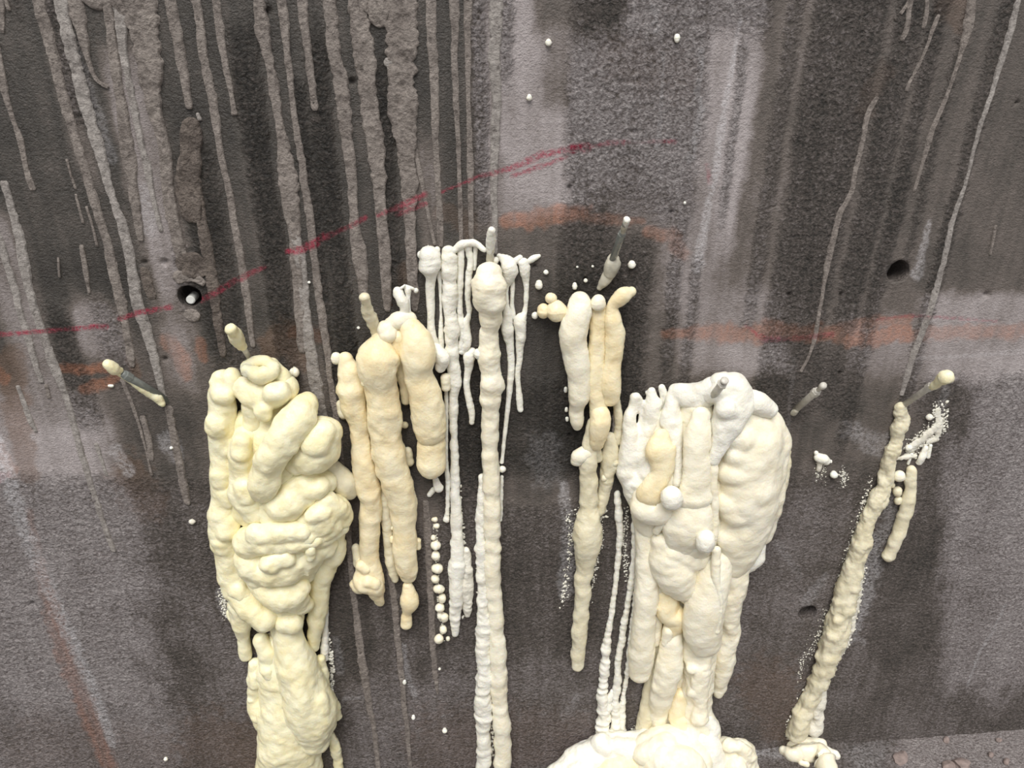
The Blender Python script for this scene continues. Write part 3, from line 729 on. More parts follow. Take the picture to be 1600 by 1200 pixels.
# white rod end in the tie hole
q = P(301, 465, -0.016)
bm = bmesh.new()
bmesh.ops.create_cone(bm, cap_ends=True, segments=24, radius1=0.0062, radius2=0.0062, depth=0.022)
bmesh.ops.bevel(bm, geom=[e for e in bm.edges if len(e.link_faces) == 2 and e.calc_face_angle() > 1], offset=0.0012, segments=2, affect='EDGES')
me = bpy.data.meshes.new('tie_rod'); bm.to_mesh(me); bm.free(); me.materials.append(M['plug'])
o = link('tie_rod', me); o.rotation_euler = (math.radians(90), 0, 0); o.location = q + np.array([0, 0.0, 0.0])
tag(o, 'round white rod end inside the form tie hole at the left', 'rod')

# ------------------------------------------------------------------ injection packers
def packer(base, head, r, label, mat='steel', foam_head=None, coat=None, head_r=None, tip=True):
    """base and head in photo pixels; it leans out of the wall in its own vertical plane"""
    b = P(base[0], base[1], 0.0)
    d = ray(*head); t = (b[0] - CAM[0]) / d[0] if abs(d[0]) > 0.05 else None
    off = None
    if t: off = -(CAM + d * t)[1]
    if off is None or not (0.012 < off < 0.11): off = 0.05
    h = P(head[0], head[1], off)
    ax = h - b; L = np.linalg.norm(ax); ax /= L
    rm = r * mpp((b + h) / 2)
    root = thing('injection_packer', label, 'packer', b)
    rot = Vector(ax).to_track_quat('Z', 'Y').to_matrix()
    def lathe(prof, seg, name, mt, par=None):
        V, Q = [], []
        for rr, z in prof:
            for i in range(seg):
                a = 2 * math.pi * i / seg
                V.append(rot @ Vector((rr * math.cos(a), rr * math.sin(a), z)))
        for j in range(len(prof) - 1):
            for i in range(seg):
                i2 = (i + 1) % seg
                Q.append((j * seg + i, j * seg + i2, (j + 1) * seg + i2, (j + 1) * seg + i))
        V.append(rot @ Vector((0, 0, prof[0][1]))); V.append(rot @ Vector((0, 0, prof[-1][1])))
        n = len(V); T = []
        for i in range(seg):
            i2 = (i + 1) % seg
            T.append((n - 2, i2, i)); k = (len(prof) - 1) * seg; T.append((n - 1, k + i, k + i2))
        m_ = np_mesh(name, np.array([v[:] for v in V]), [np.array(Q), np.array(T)], M[mt], smooth=seg > 8)
        return link(name, m_, par or root)
    shaft = lathe([(rm, -0.012), (rm, L * 0.78), (rm * 0.8, L * 0.8)], 16, 'shaft', mat)
    if not (foam_head and foam_head[1][0][0] < 0.7):
      lathe([(rm * 1.25, L * 0.64), (rm * 1.3, L * 0.65), (rm * 1.3, L * 0.74), (rm * 1.2, L * 0.75)], 6, 'hex_collar', mat, shaft)
    if tip:
        lathe([(rm * 0.62, L * 0.78), (rm * 0.6, L * 0.9), (rm * 0.95, L * 0.915), (rm * 1.0, L * 0.97), (rm * 0.75, L * 1.0)], 14, 'nipple', mat, shaft)
    for part, spec, mt in (('foam_cap', foam_head, None), ('foam_coat', coat, None)):
        if not spec: continue
        mt_, pts = spec
        p3, rr = [], []
        for (s, du, dv, pr) in pts:      # s along the packer, du dv pixel shift, radius px
            c0 = b + ax * (L * s); m_ = mpp(c0)
            cc = c0 + _R @ np.array([du * m_, -dv * m_, 0.0])
            p3.append(cc); rr.append(pr * m_)
        V, Fc = tube_mesh(part, p3, rr, None, k=0.95, seg=16, amp=0.18, ring=0.08, fine=0.05)
        link(part, np_mesh(part, V - b, Fc, M[mt_]), root)
    return root, b, h

packer((256, 622), (172, 572), 6.0, 'grey steel injection packer sticking out alone at far left, foam on its head', 'darksteel',
       ('yellow', [(0.84, 0, -2, 6), (0.93, 0, 1, 9), (1.02, 0, -1, 9.5)]),
       ('yellow', [(0.06, 2, 12, 5), (0.12, 0, 6, 7), (0.25, -2, 6, 6), (0.45, -3, 5, 4.5), (0.65, -3, 4, 3.5), (0.84, -2, 3, 4)]))
packer((398, 572), (366, 521), 4.5, 'packer with a pale foam bulb rising behind the large yellow foam mass', 'steel',
       ('yellow', [(0.62, 0, 0, 7), (0.78, -1, 0, 10.5), (0.95, 0, 0, 11), (1.12, 0, 0, 9)]))
packer((597, 545), (570, 467), 6, 'foam-crusted packer rising from the top of the two cream foam fingers', 'steel',
       ('dull', [(0.2, 0, 0, 10), (0.45, 0, 0, 9), (0.65, -2, 0, 10.5), (0.8, -2, 0, 10), (0.92, 0, 0, 7), (1.02, 0, 0, 8)]))
packer((766, 425), (767, 366), 5, 'foam-crusted packer standing upright on the central foam column', 'steel',
       ('white', [(0.55, 0, 0, 6.5), (0.75, 0, 0, 7.5), (0.95, 0, -1, 7), (1.1, 1, 0, 6)]), ('grime', [(0.0, 0, 0, 5.6), (0.3, -1, 0, 5.8), (0.62, 0, 0, 6)]))
packer((952, 418), (979, 345), 5, 'slim wet packer above the three cream foam sausages, white tip', 'darksteel',
       ('white', [(0.88, 0, 0, 5), (1.02, 0, 0, 5.5)]), ('grime', [(0.2, 2, 0, 4), (0.5, 2, 0, 4), (0.75, 1, 0, 4.2), (0.9, 0, 0, 5)]))
packer((1243, 640), (1288, 601), 5.5, 'bare steel packer with a button head right of the big ivory foam mass', 'steel',
       None, ('grime', [(-0.02, -3, 5, 5), (0.06, -2, 4, 4)]))
packer((1408, 636), (1474, 590), 5, 'steel packer at far right with a round foam ball on its head', 'steel',
       ('yellow', [(0.7, 0, 1, 5), (0.82, 0, 2, 6), (0.92, 0, 1, 8), (0.99, 2, 0, 12.5), (1.03, 2, 0, 12.5)]))

# ------------------------------------------------------------------ A: large yellow foam mass
A = Foam('foam_mass', 'large knobbly pale yellow foam mass running down the wall at the left', 'foam', 430, 900, 'yellow')
r = A.run
A.fuse([[(405, 596, 20, 10), (425, 640, 36, 12), (436, 690, 46, 14), (436, 750, 50, 16), (446, 810, 54, 18), (446, 865, 52, 18), (440, 905, 40, 18), (448, 950, 27, 22), (450, 985, 24, 20)],
        [(385, 660, 20, 16), (384, 740, 24, 20), (392, 800, 26, 22)]], 'body')
A.fuse([[(348, 594, 17, 16), (346, 614, 20, 20), (347, 636, 21, 22), (346, 662, 21, 22), (349, 692, 19, 19), (349, 722, 19, 18), (349, 750, 19, 18), (350, 778, 19, 18), (352, 806, 22, 20), (352, 842, 22, 20), (358, 880, 21, 20), (367, 912, 20, 22), (378, 936, 20, 24)],
        [(340, 660, 18, 32), (340, 668, 18, 32)], [(362, 590, 15, 22), (362, 600, 15, 24)], [(335, 598, 9, 22), (336, 604, 9, 22)], [(345, 616, 16, 32), (352, 618, 15, 34)], [(343, 742, 15, 28), (346, 752, 15, 28)], [(352, 770, 14, 28), (356, 782, 14, 28)],
        [(358, 815, 17, 30), (356, 830, 18, 30)], [(346, 846, 14, 30), (350, 856, 14, 30)], [(362, 692, 14, 26), (356, 704, 14, 26)], [(372, 922, 15, 36), (380, 930, 14, 36)]], 'column', smooth=4)
r([(372, 925, 20, 26), (392, 948, 24, 34), (408, 964, 24, 40)], amp=0.14)
A.fuse([[(372, 945, 16, 18), (378, 975, 15, 16), (381, 1000, 10, 12), (384, 1024, 9, 10)], [(362, 958, 8, 10), (366, 968, 8, 10)]], 'lobe')
r([(388, 578, 11, 44), (405, 588, 12, 50), (424, 580, 12, 46), (420, 568, 10, 34), (403, 565, 10, 32), (389, 572, 11, 38), (390, 580, 11, 44)], name='coil', amp=0.10)
r([(425, 572, 13, 30), (440, 590, 14, 32), (448, 605, 13, 32)])
A.fuse([[(382, 606, 18, 30), (400, 616, 24, 36), (425, 614, 25, 38), (446, 608, 20, 34)], [(428, 614, 17, 54), (438, 612, 16, 52)], [(411, 640, 13, 54), (413, 647, 12, 54)], [(395, 636, 17, 34), (398, 662, 17, 30)]], 'lobe', smooth=3)
A.fuse([[(477, 632, 20, 42), (468, 648, 25, 58), (455, 668, 26, 68), (440, 688, 26, 74)], [(438, 692, 24, 74), (424, 714, 25, 76), (418, 730, 22, 72)], [(417, 736, 24, 70), (414, 754, 25, 68), (411, 768, 20, 62)]], 'lobe', smooth=3)
A.fuse([[(506, 678, 28, 44), (496, 698, 34, 48), (480, 714, 32, 52), (464, 722, 20, 50)], [(504, 676, 20, 58), (492, 690, 24, 62)]], 'lobe', smooth=4)
A.bead(514, 672, 5, off=58)
A.fuse([[(384, 680, 19, 34), (380, 706, 21, 38), (381, 740, 20, 38), (383, 772, 22, 42), (398, 796, 22, 44)], [(378, 690, 15, 50), (377, 706, 15, 52)], [(382, 758, 16, 52), (384, 776, 16, 54)]], 'lobe', smooth=3)
A.fuse([[(424, 800, 24, 46), (448, 780, 33, 48), (480, 760, 28, 46), (504, 755, 21, 40)], [(440, 790, 24, 60), (456, 782, 25, 60)], [(490, 766, 17, 58), (500, 760, 16, 56)]], 'lobe', smooth=3)
r([(521, 736, 18, 18), (534, 752, 20, 20), (544, 766, 16, 18)], mat='dull', amp=0.05)
A.fuse([[(466, 826, 24, 52), (495, 808, 30, 48), (520, 796, 27, 40), (532, 808, 20, 34)], [(510, 782, 16, 54), (528, 796, 14, 50)], [(520, 818, 16, 52), (504, 832, 16, 54)], [(482, 842, 10, 74), (480, 852, 9, 74)], [(490, 806, 14, 70), (506, 800, 13, 66)]], 'fold', smooth=2, lump=1.6)
A.fuse([[(390, 848, 25, 44), (412, 842, 27, 54), (440, 838, 27, 58), (470, 838, 26, 56), (500, 834, 22, 48), (528, 822, 16, 36)], [(400, 836, 16, 66), (440, 832, 17, 74), (470, 832, 16, 72)], [(460, 850, 15, 74), (490, 842, 14, 66)]], 'fold', smooth=2, lump=1.5)
A.fuse([[(394, 868, 25, 40), (410, 888, 28, 48), (432, 888, 30, 52), (456, 878, 28, 52), (480, 864, 24, 46), (508, 848, 20, 38)], [(388, 880, 18, 44), (402, 904, 18, 46)], [(424, 880, 18, 72), (446, 872, 16, 72)], [(420, 906, 14, 64), (450, 896, 14, 66), (470, 880, 12, 62)], [(486, 858, 8, 74), (485, 872, 7, 72)], [(479, 888, 5, 66), (480, 897, 5, 64)]], 'fold', smooth=2, lump=1.7)
A.fuse([[(404, 906, 18, 40), (424, 922, 24, 44), (452, 930, 29, 46), (470, 944, 18, 40)], [(470, 916, 14, 52), (462, 930, 16, 56)], [(424, 938, 7, 64), (430, 946, 6, 62)]], 'lobe', smooth=3)
r([(422, 800, 12, 36), (410, 812, 14, 36)], amp=0.1)
r([(520, 838, 19, 22), (521, 860, 19, 22), (510, 884, 17, 20), (500, 915, 15, 18), (497, 955, 14, 16), (491, 990, 10, 14), (490, 1010, 9, 12)], amp=0.07)
A.fuse([[(449, 966, 20, 30), (450, 990, 23, 30), (457, 1020, 28, 32), (468, 1057, 32, 34), (482, 1100, 36, 36), (490, 1135, 32, 36), (492, 1152, 26, 34)], [(466, 1056, 20, 48), (474, 1100, 24, 54), (480, 1140, 20, 54)], [(496, 1095, 16, 54), (500, 1120, 14, 54)], [(448, 972, 18, 44), (456, 974, 17, 44)]], 'trunk', smooth=8, lump=0.7)
A.fuse([[(430, 1010, 22, 10), (440, 1060, 34, 12), (452, 1120, 44, 14), (452, 1180, 46, 16), (452, 1235, 48, 16)], [(474, 1150, 20, 26), (482, 1190, 18, 24), (486, 1235, 16, 22)], [(424, 1180, 20, 22), (426, 1235, 24, 24)], [(450, 1150, 16, 26), (452, 1235, 20, 26)]], 'foot', smooth=3)
A.fuse([[(398, 1036, 9, 12), (399, 1062, 12, 14), (397, 1085, 11, 14), (404, 1110, 14, 16), (414, 1135, 12, 16), (420, 1155, 13, 18)], [(394, 1092, 8, 18), (397, 1100, 8, 18)], [(402, 1118, 10, 24), (416, 1122, 11, 26)], [(399, 1055, 9, 20), (399, 1068, 9, 20)]], 'strand', smooth=2)
A.fuse([[(408, 1000, 11, 20), (417, 1020, 13, 24), (420, 1048, 12, 26), (425, 1082, 13, 28), (434, 1112, 13, 30), (439, 1134, 12, 30)], [(416, 1046, 10, 34), (420, 1054, 10, 34)]], 'strand', smooth=2)
r([(509, 948, 4), (508, 990, 5), (507, 1015, 6), (508, 1028, 6)], mat='white', amp=0.2, name='strand')
r([(500, 1030, 7, 16), (504, 1050, 8, 16), (506, 1075, 9, 16)], amp=0.2, name='strand')
r([(512, 1080, 7, 12), (522, 1100, 8, 10), (526, 1118, 8, 8)], amp=0.2, name='strand'); r([(519, 1150, 6), (524, 1168, 8), (528, 1190, 7), (530, 1220, 8)], amp=0.18, name='strand')
A.froth([(512, 1000), (519, 1040), (518, 1080), (520, 1120)], 5, 60, 1.2, 4, seed=3)
A.froth([(342, 925), (352, 945), (350, 962)], 8, 26, 1, 3.4, seed=4)

# ------------------------------------------------------------------ B: two cream foam fingers under a packer
B = Foam('foam_cluster', 'cluster of long smooth cream foam fingers between the yellow mass and central column', 'foam', 600, 720, 'peach')
r = B.run
B.bead(525, 560, 8.5, 9, off=14, mat='ivory')
r([(540, 562, 12, 14), (545, 582, 17, 16), (548, 608, 20, 18), (553, 636, 18, 18), (560, 662, 15, 16), (564, 690, 14, 16), (567, 722, 16, 18), (574, 756, 18, 18), (580, 784, 16, 17), (578, 815, 15, 16), (577, 850, 14, 15), (579, 884, 15, 16), (584, 908, 16, 18)], amp=0.07)
r([(534, 632, 8, 8), (538, 646, 9, 8)], mat='dull')
B.fuse([[(562, 876, 8, 10), (567, 890, 13, 16), (572, 906, 17, 20), (584, 916, 17, 22), (590, 930, 10, 16), (594, 942, 7, 12)], [(558, 912, 10, 16), (562, 920, 10, 16)], [(566, 884, 9, 24), (572, 890, 8, 26)], [(576, 908, 10, 32), (586, 912, 9, 32)]], 'lobe', smooth=2, lump=1.2)
r([(556, 855, 6, 6), (560, 880, 8, 8)], mat='dull')
r([(597, 530, 16, 24), (592, 552, 30, 32), (590, 574, 31, 34), (594, 600, 26, 30), (598, 625, 25, 28), (601, 655, 26, 28), (603, 685, 24, 26), (608, 712, 24, 26), (615, 740, 24, 26), (624, 765, 22, 24), (630, 792, 19, 22), (631, 830, 17, 20), (633, 862, 17, 20), (636, 886, 16, 18), (638, 900, 12, 16)], amp=0.06)
B.bead(570, 598, 6, 6, off=42); B.bead(653, 850, 5, 10, off=14)
r([(602, 514, 13, 26), (606, 522, 14, 28)], mat='ivory'); r([(612, 506, 12, 20), (626, 500, 14, 20), (640, 500, 11, 18)], mat='ivory')
r([(620, 528, 14, 24), (623, 552, 12, 22), (628, 585, 9, 14), (633, 610, 8, 10), (634, 626, 7, 9)], amp=0.05)
r([(640, 512, 16, 24), (650, 535, 24, 30), (652, 560, 26, 32), (654, 585, 22, 30), (664, 615, 24, 28), (668, 645, 25, 28), (671, 668, 24, 26), (672, 676, 22, 25)], amp=0.06)
r([(673, 694, 20, 22), (674, 710, 20, 22), (674, 726, 22, 23)], amp=0.04)
r([(682, 545, 9, 18), (690, 560, 12, 20), (688, 575, 8, 18)], mat='white', amp=0.2); r([(696, 590, 7, 12), (697, 605, 7, 12)], mat='ivory')
r([(622, 456, 8, 16), (628, 468, 10, 18), (632, 480, 8, 18), (630, 494, 6, 18)], mat='white', amp=0.2); r([(627, 450, 2.4, 18), (632, 446, 1.8, 16)], mat='white')
r([(637, 452, 5, 12), (638, 468, 3, 12), (639, 485, 3, 14), (640, 498, 6, 18)], mat='white', name='strand'); r([(634, 449, 4, 12), (642, 450, 3, 12), (647, 452, 2, 11)], mat='white', name='strand')
B.bead(650, 454, 3.6, off=10, mat='white')
r([(600, 760, 9, 8), (604, 800, 9, 8), (607, 840, 8, 7), (611, 880, 8, 7), (617, 905, 6, 6)], mat='dull', name='film')
B.bead(613, 843, 4, 6, off=14); B.bead(613, 825, 3, off=12)
r([(622, 700, 10, 10), (626, 725, 10, 10), (624, 750, 9, 10)], mat='dull'); r([(637, 705, 7, 7), (640, 722, 7, 7)], mat='dull'); B.bead(632, 664, 6, 5, off=6)
r([(637, 915, 7, 16), (639, 926, 11, 16), (640, 938, 14, 16), (639, 947, 12, 15), (636, 957, 7, 13), (635, 965, 8, 12), (635, 975, 9, 12)], name='drip', amp=0.03, lump=0.3)
r([(681, 750, 5, 12), (685, 762, 8, 12)], mat='white', name='drip'); r([(678, 764, 4), (671, 773, 4)], mat='white', name='drip')

# ------------------------------------------------------------------ C: white drips left of the column
Wd = Foam('foam_drips', 'curtain of thin white foam drips left of the central column', 'foam', 705, 620, 'white')
r = Wd.run
r([(658, 398, 6, 6), (670, 400, 15, 9), (678, 398, 10, 8)], k=0.6, amp=0.15)
r([(671, 402, 17, 9), (672, 418, 16, 9), (673, 432, 9, 8), (672, 450, 6.5, 6), (673, 480, 6, 6), (674, 515, 6, 6), (678, 535, 7, 6), (684, 552, 8, 6)], amp=0.08)
r([(686, 425, 4), (688, 450, 2.6), (689, 490, 2.4), (689, 520, 4), (690, 545, 4)], name='drip', amp=0.15); Wd.bead(683, 392, 5, 7, off=6)
r([(701, 393, 9), (702, 408, 12), (702, 432, 11.5), (703, 460, 11), (704, 488, 10), (706, 512, 11), (706, 535, 10), (708, 565, 9.5), (711, 590, 10), (709, 620, 7), (709, 660, 6), (710, 700, 6), (711, 750, 7), (713, 800, 8), (714, 850, 10), (713, 895, 12), (713, 935, 11), (711, 965, 8), (711, 990, 5.5)], amp=0.14, ring=0.1)
r([(706, 394, 5, 6), (718, 384, 6, 7), (730, 380, 6, 7), (744, 381, 5, 8), (756, 390, 4.5, 14)], amp=0.1)
r([(720, 388, 6), (720, 420, 5), (719, 445, 5), (718, 475, 4.5), (720, 500, 5.5), (724, 525, 7), (722, 545, 6)], name='drip', amp=0.2)
r([(731, 384, 6.5), (735, 408, 5), (732, 435, 5), (731, 465, 4.5), (733, 490, 4), (727, 510, 7), (728, 535, 8), (722, 548, 6)], name='drip', amp=0.2)
r([(743, 385, 4), (742, 405, 3.4), (741, 420, 3)], name='drip')
r([(737, 550, 7), (733, 560, 9), (732, 575, 6), (729, 600, 5), (733, 625, 5.5), (737, 645, 5), (737, 660, 4)], name='drip')
r([(697, 600, 3), (698, 660, 2.6), (697, 710, 3), (700, 760, 3.6), (699, 795, 3.4), (698, 812, 5)], name='drip', amp=0.2)
r([(728, 860, 6), (730, 895, 8), (730, 930, 9), (730, 960, 5)], mat='froth', amp=0.25); 
Wd.froth([(712, 760), (716, 830), (722, 890), (724, 950)], 15, 170, 1.2, 5, seed=7)
# bead chain
Ch = Foam('foam_bead_chain', 'broken chain of small cream foam beads low on the wall beside the curtain of drips', 'foam', 685, 900, 'ivory')
for (u, v, r1, r2) in [(679, 812, 5, 4), (682, 822, 5, 4), (677, 840, 4, 4), (681, 852, 8, 7), (681, 868, 7, 8), (683, 888, 9, 8), (680, 905, 6, 7), (686, 920, 9, 8), (691, 935, 6, 8), (688, 950, 7, 7), (694, 965, 6, 8), (687, 962, 5, 5), (693, 984, 6, 6), (686, 998, 7, 7), (700, 998, 3, 4)]:
    Ch.bead(u, v, r1, r2, amp=0.18, seg=12)
Ch.froth([(680, 815), (683, 900), (692, 990)], 6, 60, 1, 3, seed=9)
Sc = Foam('foam_column', 'tall white foam column in the centre, bulbous at the top, reaching the frame bottom', 'foam', 768, 800, 'white')
r = Sc.run
r([(765, 428, 18, 22), (765, 446, 25, 26), (766, 466, 24, 26), (767, 486, 20, 22), (768, 503, 16, 18), (765, 528, 14, 14), (764, 552, 16, 15), (767, 575, 15, 14), (769, 600, 18, 16), (768, 622, 15, 14), (766, 655, 13, 12), (766, 700, 12, 11), (767, 750, 13, 12), (769, 790, 13, 12), (769, 840, 12, 11), (770, 890, 12, 11), (773, 940, 11, 10), (776, 990, 12, 11), (779, 1040, 13, 11), (781, 1090, 13, 11), (784, 1140, 13, 11), (787, 1230, 13, 11)], amp=0.12, ring=0.09, mat='ivory')
r([(754, 745, 5), (752, 790, 7), (751, 840, 8), (753, 890, 9), (755, 940, 9), (755, 990, 11), (757, 1040, 11), (756, 1090, 12), (755, 1140, 11), (756, 1230, 11)], amp=0.2, ring=0.12)
Sc.bead(748, 553, 7.5, 8, off=16); Sc.bead(775, 407, 5, 5, off=10)
Sc.froth([(755, 760), (751, 860), (752, 960), (752, 1060), (752, 1150)], 9, 150, 1.2, 4.5, seed=12)
Sc.froth([(766, 900), (768, 1000), (770, 1180)], 5, 60, 1.2, 4, seed=13)
Rt = Foam('foam_drips', 'pair of thin white foam drips just right of the central column', 'foam', 803, 560, 'white')
r = Rt.run
r([(780, 400, 4), (790, 408, 10), (796, 420, 13), (794, 434, 9), (790, 450, 4.5), (790, 475, 5), (793, 495, 8), (793, 515, 9), (797, 540, 6), (799, 570, 5), (797, 600, 5), (793, 640, 4), (789, 675, 3), (786, 705, 2.6), (784, 722, 3)], amp=0.12)
r([(812, 403, 5), (803, 410, 6)], name='lobe'); r([(800, 430, 4), (801, 450, 3.4), (800, 475, 3.2), (801, 495, 5)], name='drip')
r([(818, 411, 8), (820, 422, 8), (822, 440, 4.6), (822, 465, 3.6), (820, 488, 4), (813, 500, 9), (814, 518, 9), (812, 540, 6), (812, 560, 4.6), (809, 585, 4.4), (811, 615, 4.4), (813, 640, 4.6)], amp=0.14)
r([(826, 408, 4), (834, 403, 5), (842, 400, 3)], name='lobe'); r([(805, 498, 4), (818, 496, 5)], name='lobe')
Rt.bead(785, 733, 5.5, 5, off=5); r([(784, 745, 3), (783, 775, 3), (782, 800, 3.4), (781, 812, 3.6)], name='drip', amp=0.2)

# ------------------------------------------------------------------ D: three sausages
D = Foam('foam_cluster', 'three smooth cream foam sausages hanging side by side with a long tail below', 'foam', 925, 700, 'peach')
r = D.run
r([(906, 472, 16, 20), (905, 488, 19, 24), (899, 508, 21, 24), (895, 528, 21, 24), (899, 552, 20, 22), (904, 578, 18, 22), (905, 604, 17, 20), (904, 624, 15, 18), (901, 640, 12, 14), (902, 656, 10, 13), (902, 666, 7, 11)], amp=0.04, ring=0.03, mat='ivory')
D.bead(935, 473, 11, 13, off=26, mat='ivory')
r([(935, 485, 12, 16), (933, 520, 13, 16), (932, 560, 13, 16), (931, 600, 14, 18), (934, 630, 13, 18), (936, 648, 13, 18)], amp=0.04, ring=0.03)
r([(986, 456, 8, 22), (976, 460, 13, 24), (966, 468, 12, 24), (957, 480, 10, 22), (958, 500, 14, 22), (961, 525, 15, 22), (959, 550, 14, 22), (955, 578, 14, 22), (954, 604, 15, 22), (954, 622, 13, 20)], amp=0.05, ring=0.03)
D.bead(870, 486, 15, 17, off=16); D.bead(849, 486, 10, 12, off=12); D.bead(861, 466, 9, 8, off=13); D.bead(836, 493, 5, 5, off=6, mat='white')
r([(938, 648, 14, 28), (938, 664, 15, 30), (934, 684, 13, 26), (932, 695, 10, 22)], amp=0.05)
r([(928, 660, 9, 14), (922, 690, 12, 14), (920, 715, 14, 16), (920, 745, 13, 14), (920, 785, 13, 14), (919, 805, 18, 16), (918, 830, 22, 18), (917, 855, 20, 18), (914, 880, 15, 15), (911, 910, 13, 14), (909, 945, 12, 13), (906, 980, 12, 12), (904, 1015, 11, 11), (903, 1040, 9, 10)], amp=0.1, mat='dull')
r([(918, 706, 11, 16), (906, 712, 12, 16), (902, 718, 11, 14)], mat='ivory'); r([(930, 697, 8, 16), (934, 716, 8, 12)], mat='dull')
r([(953, 684, 9), (953, 715, 13), (949, 745, 11), (944, 770, 9), (936, 798, 9)], mat='dull', amp=0.18); D.bead(958, 722, 7, 8, off=14, mat='dull'); D.bead(944, 747, 5, 5, off=14, mat='dull')
r([(963, 628, 6), (967, 660, 7), (964, 690, 7)], mat='dull', name='film')
D.froth([(890, 800), (890, 850), (884, 910), (880, 940)], 10, 40, 1, 3.6, seed=21); D.froth([(900, 800), (920, 800), (945, 802)], 8, 30, 1.5, 4.5, seed=22)
D.froth([(938, 805), (940, 840), (932, 880), (924, 930)], 6, 40, 1, 3.2, seed=23)
for u, v, a, b2 in [(884, 609, 3, 5), (885, 640, 2.4, 4), (886, 655, 2.6, 4)]: D.bead(u, v, a, b2, mat='white')
Gp = Foam('foam_lump', 'greyish wet foam lump dripping below the slim packer', 'foam', 950, 430, 'grime')
Gp.run([(958, 405, 9, 12), (957, 414, 13, 14), (953, 426, 10, 12)]); Gp.run([(950, 430, 9, 8), (944, 440, 8, 7), (937, 450, 4, 5)])

# ------------------------------------------------------------------ E: big ivory mass
E = Foam('foam_mass', 'big smooth ivory foam mass with hanging lobes right of the centre', 'foam', 1090, 850, 'ivory')
r = E.run
E.fuse([[(1088, 636, 28, 20), (1088, 700, 36, 24), (1085, 760, 42, 28), (1078, 815, 46, 28), (1066, 860, 40, 26), (1064, 905, 30, 22)],
        [(1040, 660, 24, 14), (1034, 710, 34, 18), (1026, 760, 38, 20), (1018, 796, 30, 18), (1012, 830, 18, 14)]], 'body', smooth=8, lump=0.6)
E.fuse([[(1155, 650, 36, 24), (1168, 686, 46, 28), (1170, 725, 52, 30), (1164, 770, 53, 32), (1157, 810, 50, 32), (1150, 845, 42, 30), (1146, 872, 32, 28)],
        [(1200, 660, 22, 26), (1213, 690, 20, 28), (1212, 715, 18, 28), (1205, 755, 22, 30), (1203, 800, 17, 28), (1190, 835, 16, 28)],
        [(1140, 678, 20, 50), (1162, 684, 24, 50)], [(1150, 712, 20, 54), (1190, 708, 20, 52)], [(1140, 738, 20, 56), (1172, 742, 20, 58), (1202, 728, 16, 46)],
        [(1138, 786, 22, 56), (1150, 800, 24, 56)], [(1140, 836, 22, 50), (1144, 852, 20, 48)], [(1178, 790, 18, 56), (1172, 822, 18, 52)], [(1190, 690, 14, 48), (1196, 706, 13, 48)]], 'torso', smooth=18, lump=0.5)
E.fuse([[(993, 620, 8, 10), (990, 636, 8, 10), (985, 655, 11, 14), (984, 685, 14, 16), (983, 715, 17, 18), (984, 742, 17, 20), (994, 770, 18, 22), (1004, 790, 18, 24)], [(1000, 622, 4, 10), (1002, 645, 4, 8), (999, 672, 4, 10)],
        [(1018, 612, 8, 12), (1020, 635, 12, 14), (1016, 660, 12, 16), (1008, 685, 12, 18), (1004, 708, 15, 22), (1008, 734, 16, 28), (1000, 755, 18, 28)], [(1010, 613, 3, 8), (1018, 609, 4, 10)], [(1018, 730, 10, 38), (1010, 742, 10, 38)]], 'lobe', mat='white', smooth=2, lump=0.9)
r([(1034, 606, 6, 10), (1037, 620, 6, 10), (1036, 638, 4, 10), (1036, 655, 6, 14)], mat='white', name='strand')
E.fuse([[(1054, 610, 10, 16), (1050, 636, 14, 24), (1048, 656, 17, 28), (1055, 684, 11, 38), (1059, 715, 8, 46), (1058, 755, 7, 50)], [(1062, 612, 14, 20), (1080, 618, 22, 26), (1098, 616, 22, 32), (1114, 606, 18, 38)]], 'lobe', mat='white', smooth=3, lump=0.8)
r([(1033, 682, 12, 46), (1030, 698, 21, 50), (1034, 718, 21, 52), (1034, 738, 18, 54), (1024, 756, 18, 54), (1016, 772, 22, 52)], amp=0.05, mat='peach', k=0.6)
r([(1010, 776, 20, 44), (1012, 790, 25, 46), (1030, 798, 23, 50)], amp=0.06, k=0.75)
E.bead(1049, 778, 17, 18, off=78, mat='white', amp=0.07); E.bead(1103, 846, 14, 18, off=88, mat='white', amp=0.06)
E.fuse([[(1128, 600, 20, 42), (1144, 610, 26, 44), (1147, 632, 28, 48), (1138, 656, 25, 54), (1130, 680, 18, 60), (1122, 704, 12, 64), (1117, 722, 8, 66)], [(1134, 640, 16, 66), (1150, 648, 14, 64)], [(1120, 614, 16, 50), (1110, 618, 14, 44)]], 'cap', mat='white', smooth=3)
r([(1116, 722, 6, 66), (1115, 755, 6, 68), (1117, 785, 6, 70), (1118, 815, 5, 70), (1116, 840, 5, 70)], name='drip')
r([(1166, 622, 15, 40), (1182, 629, 18, 44), (1200, 640, 14, 42)], amp=0.05, mat='white')
r([(1095, 650, 14, 52), (1091, 678, 19, 58), (1088, 712, 21, 62), (1088, 745, 21, 64), (1085, 775, 28, 62)], amp=0.05, k=0.6)
r([(1086, 778, 26, 58), (1080, 804, 36, 58), (1073, 830, 35, 58), (1064, 852, 24, 52)], amp=0.06, k=0.62)
r([(1230, 706, 6), (1226, 730, 8), (1222, 755, 9), (1216, 780, 7)], mat='dull', amp=0.15)
r([(1184, 848, 12, 30), (1178, 872, 15, 30), (1164, 886, 12, 28)], mat='white')
r([(1042, 802, 8, 56), (1032, 820, 7, 52), (1026, 830, 6, 46)], name='drip')
E.fuse([[(1060, 900, 30, 8), (1070, 950, 34, 6), (1070, 1010, 36, 4), (1066, 1070, 34, 4), (1062, 1140, 40, 10)]], 'backing', smooth=6, k=0.5)
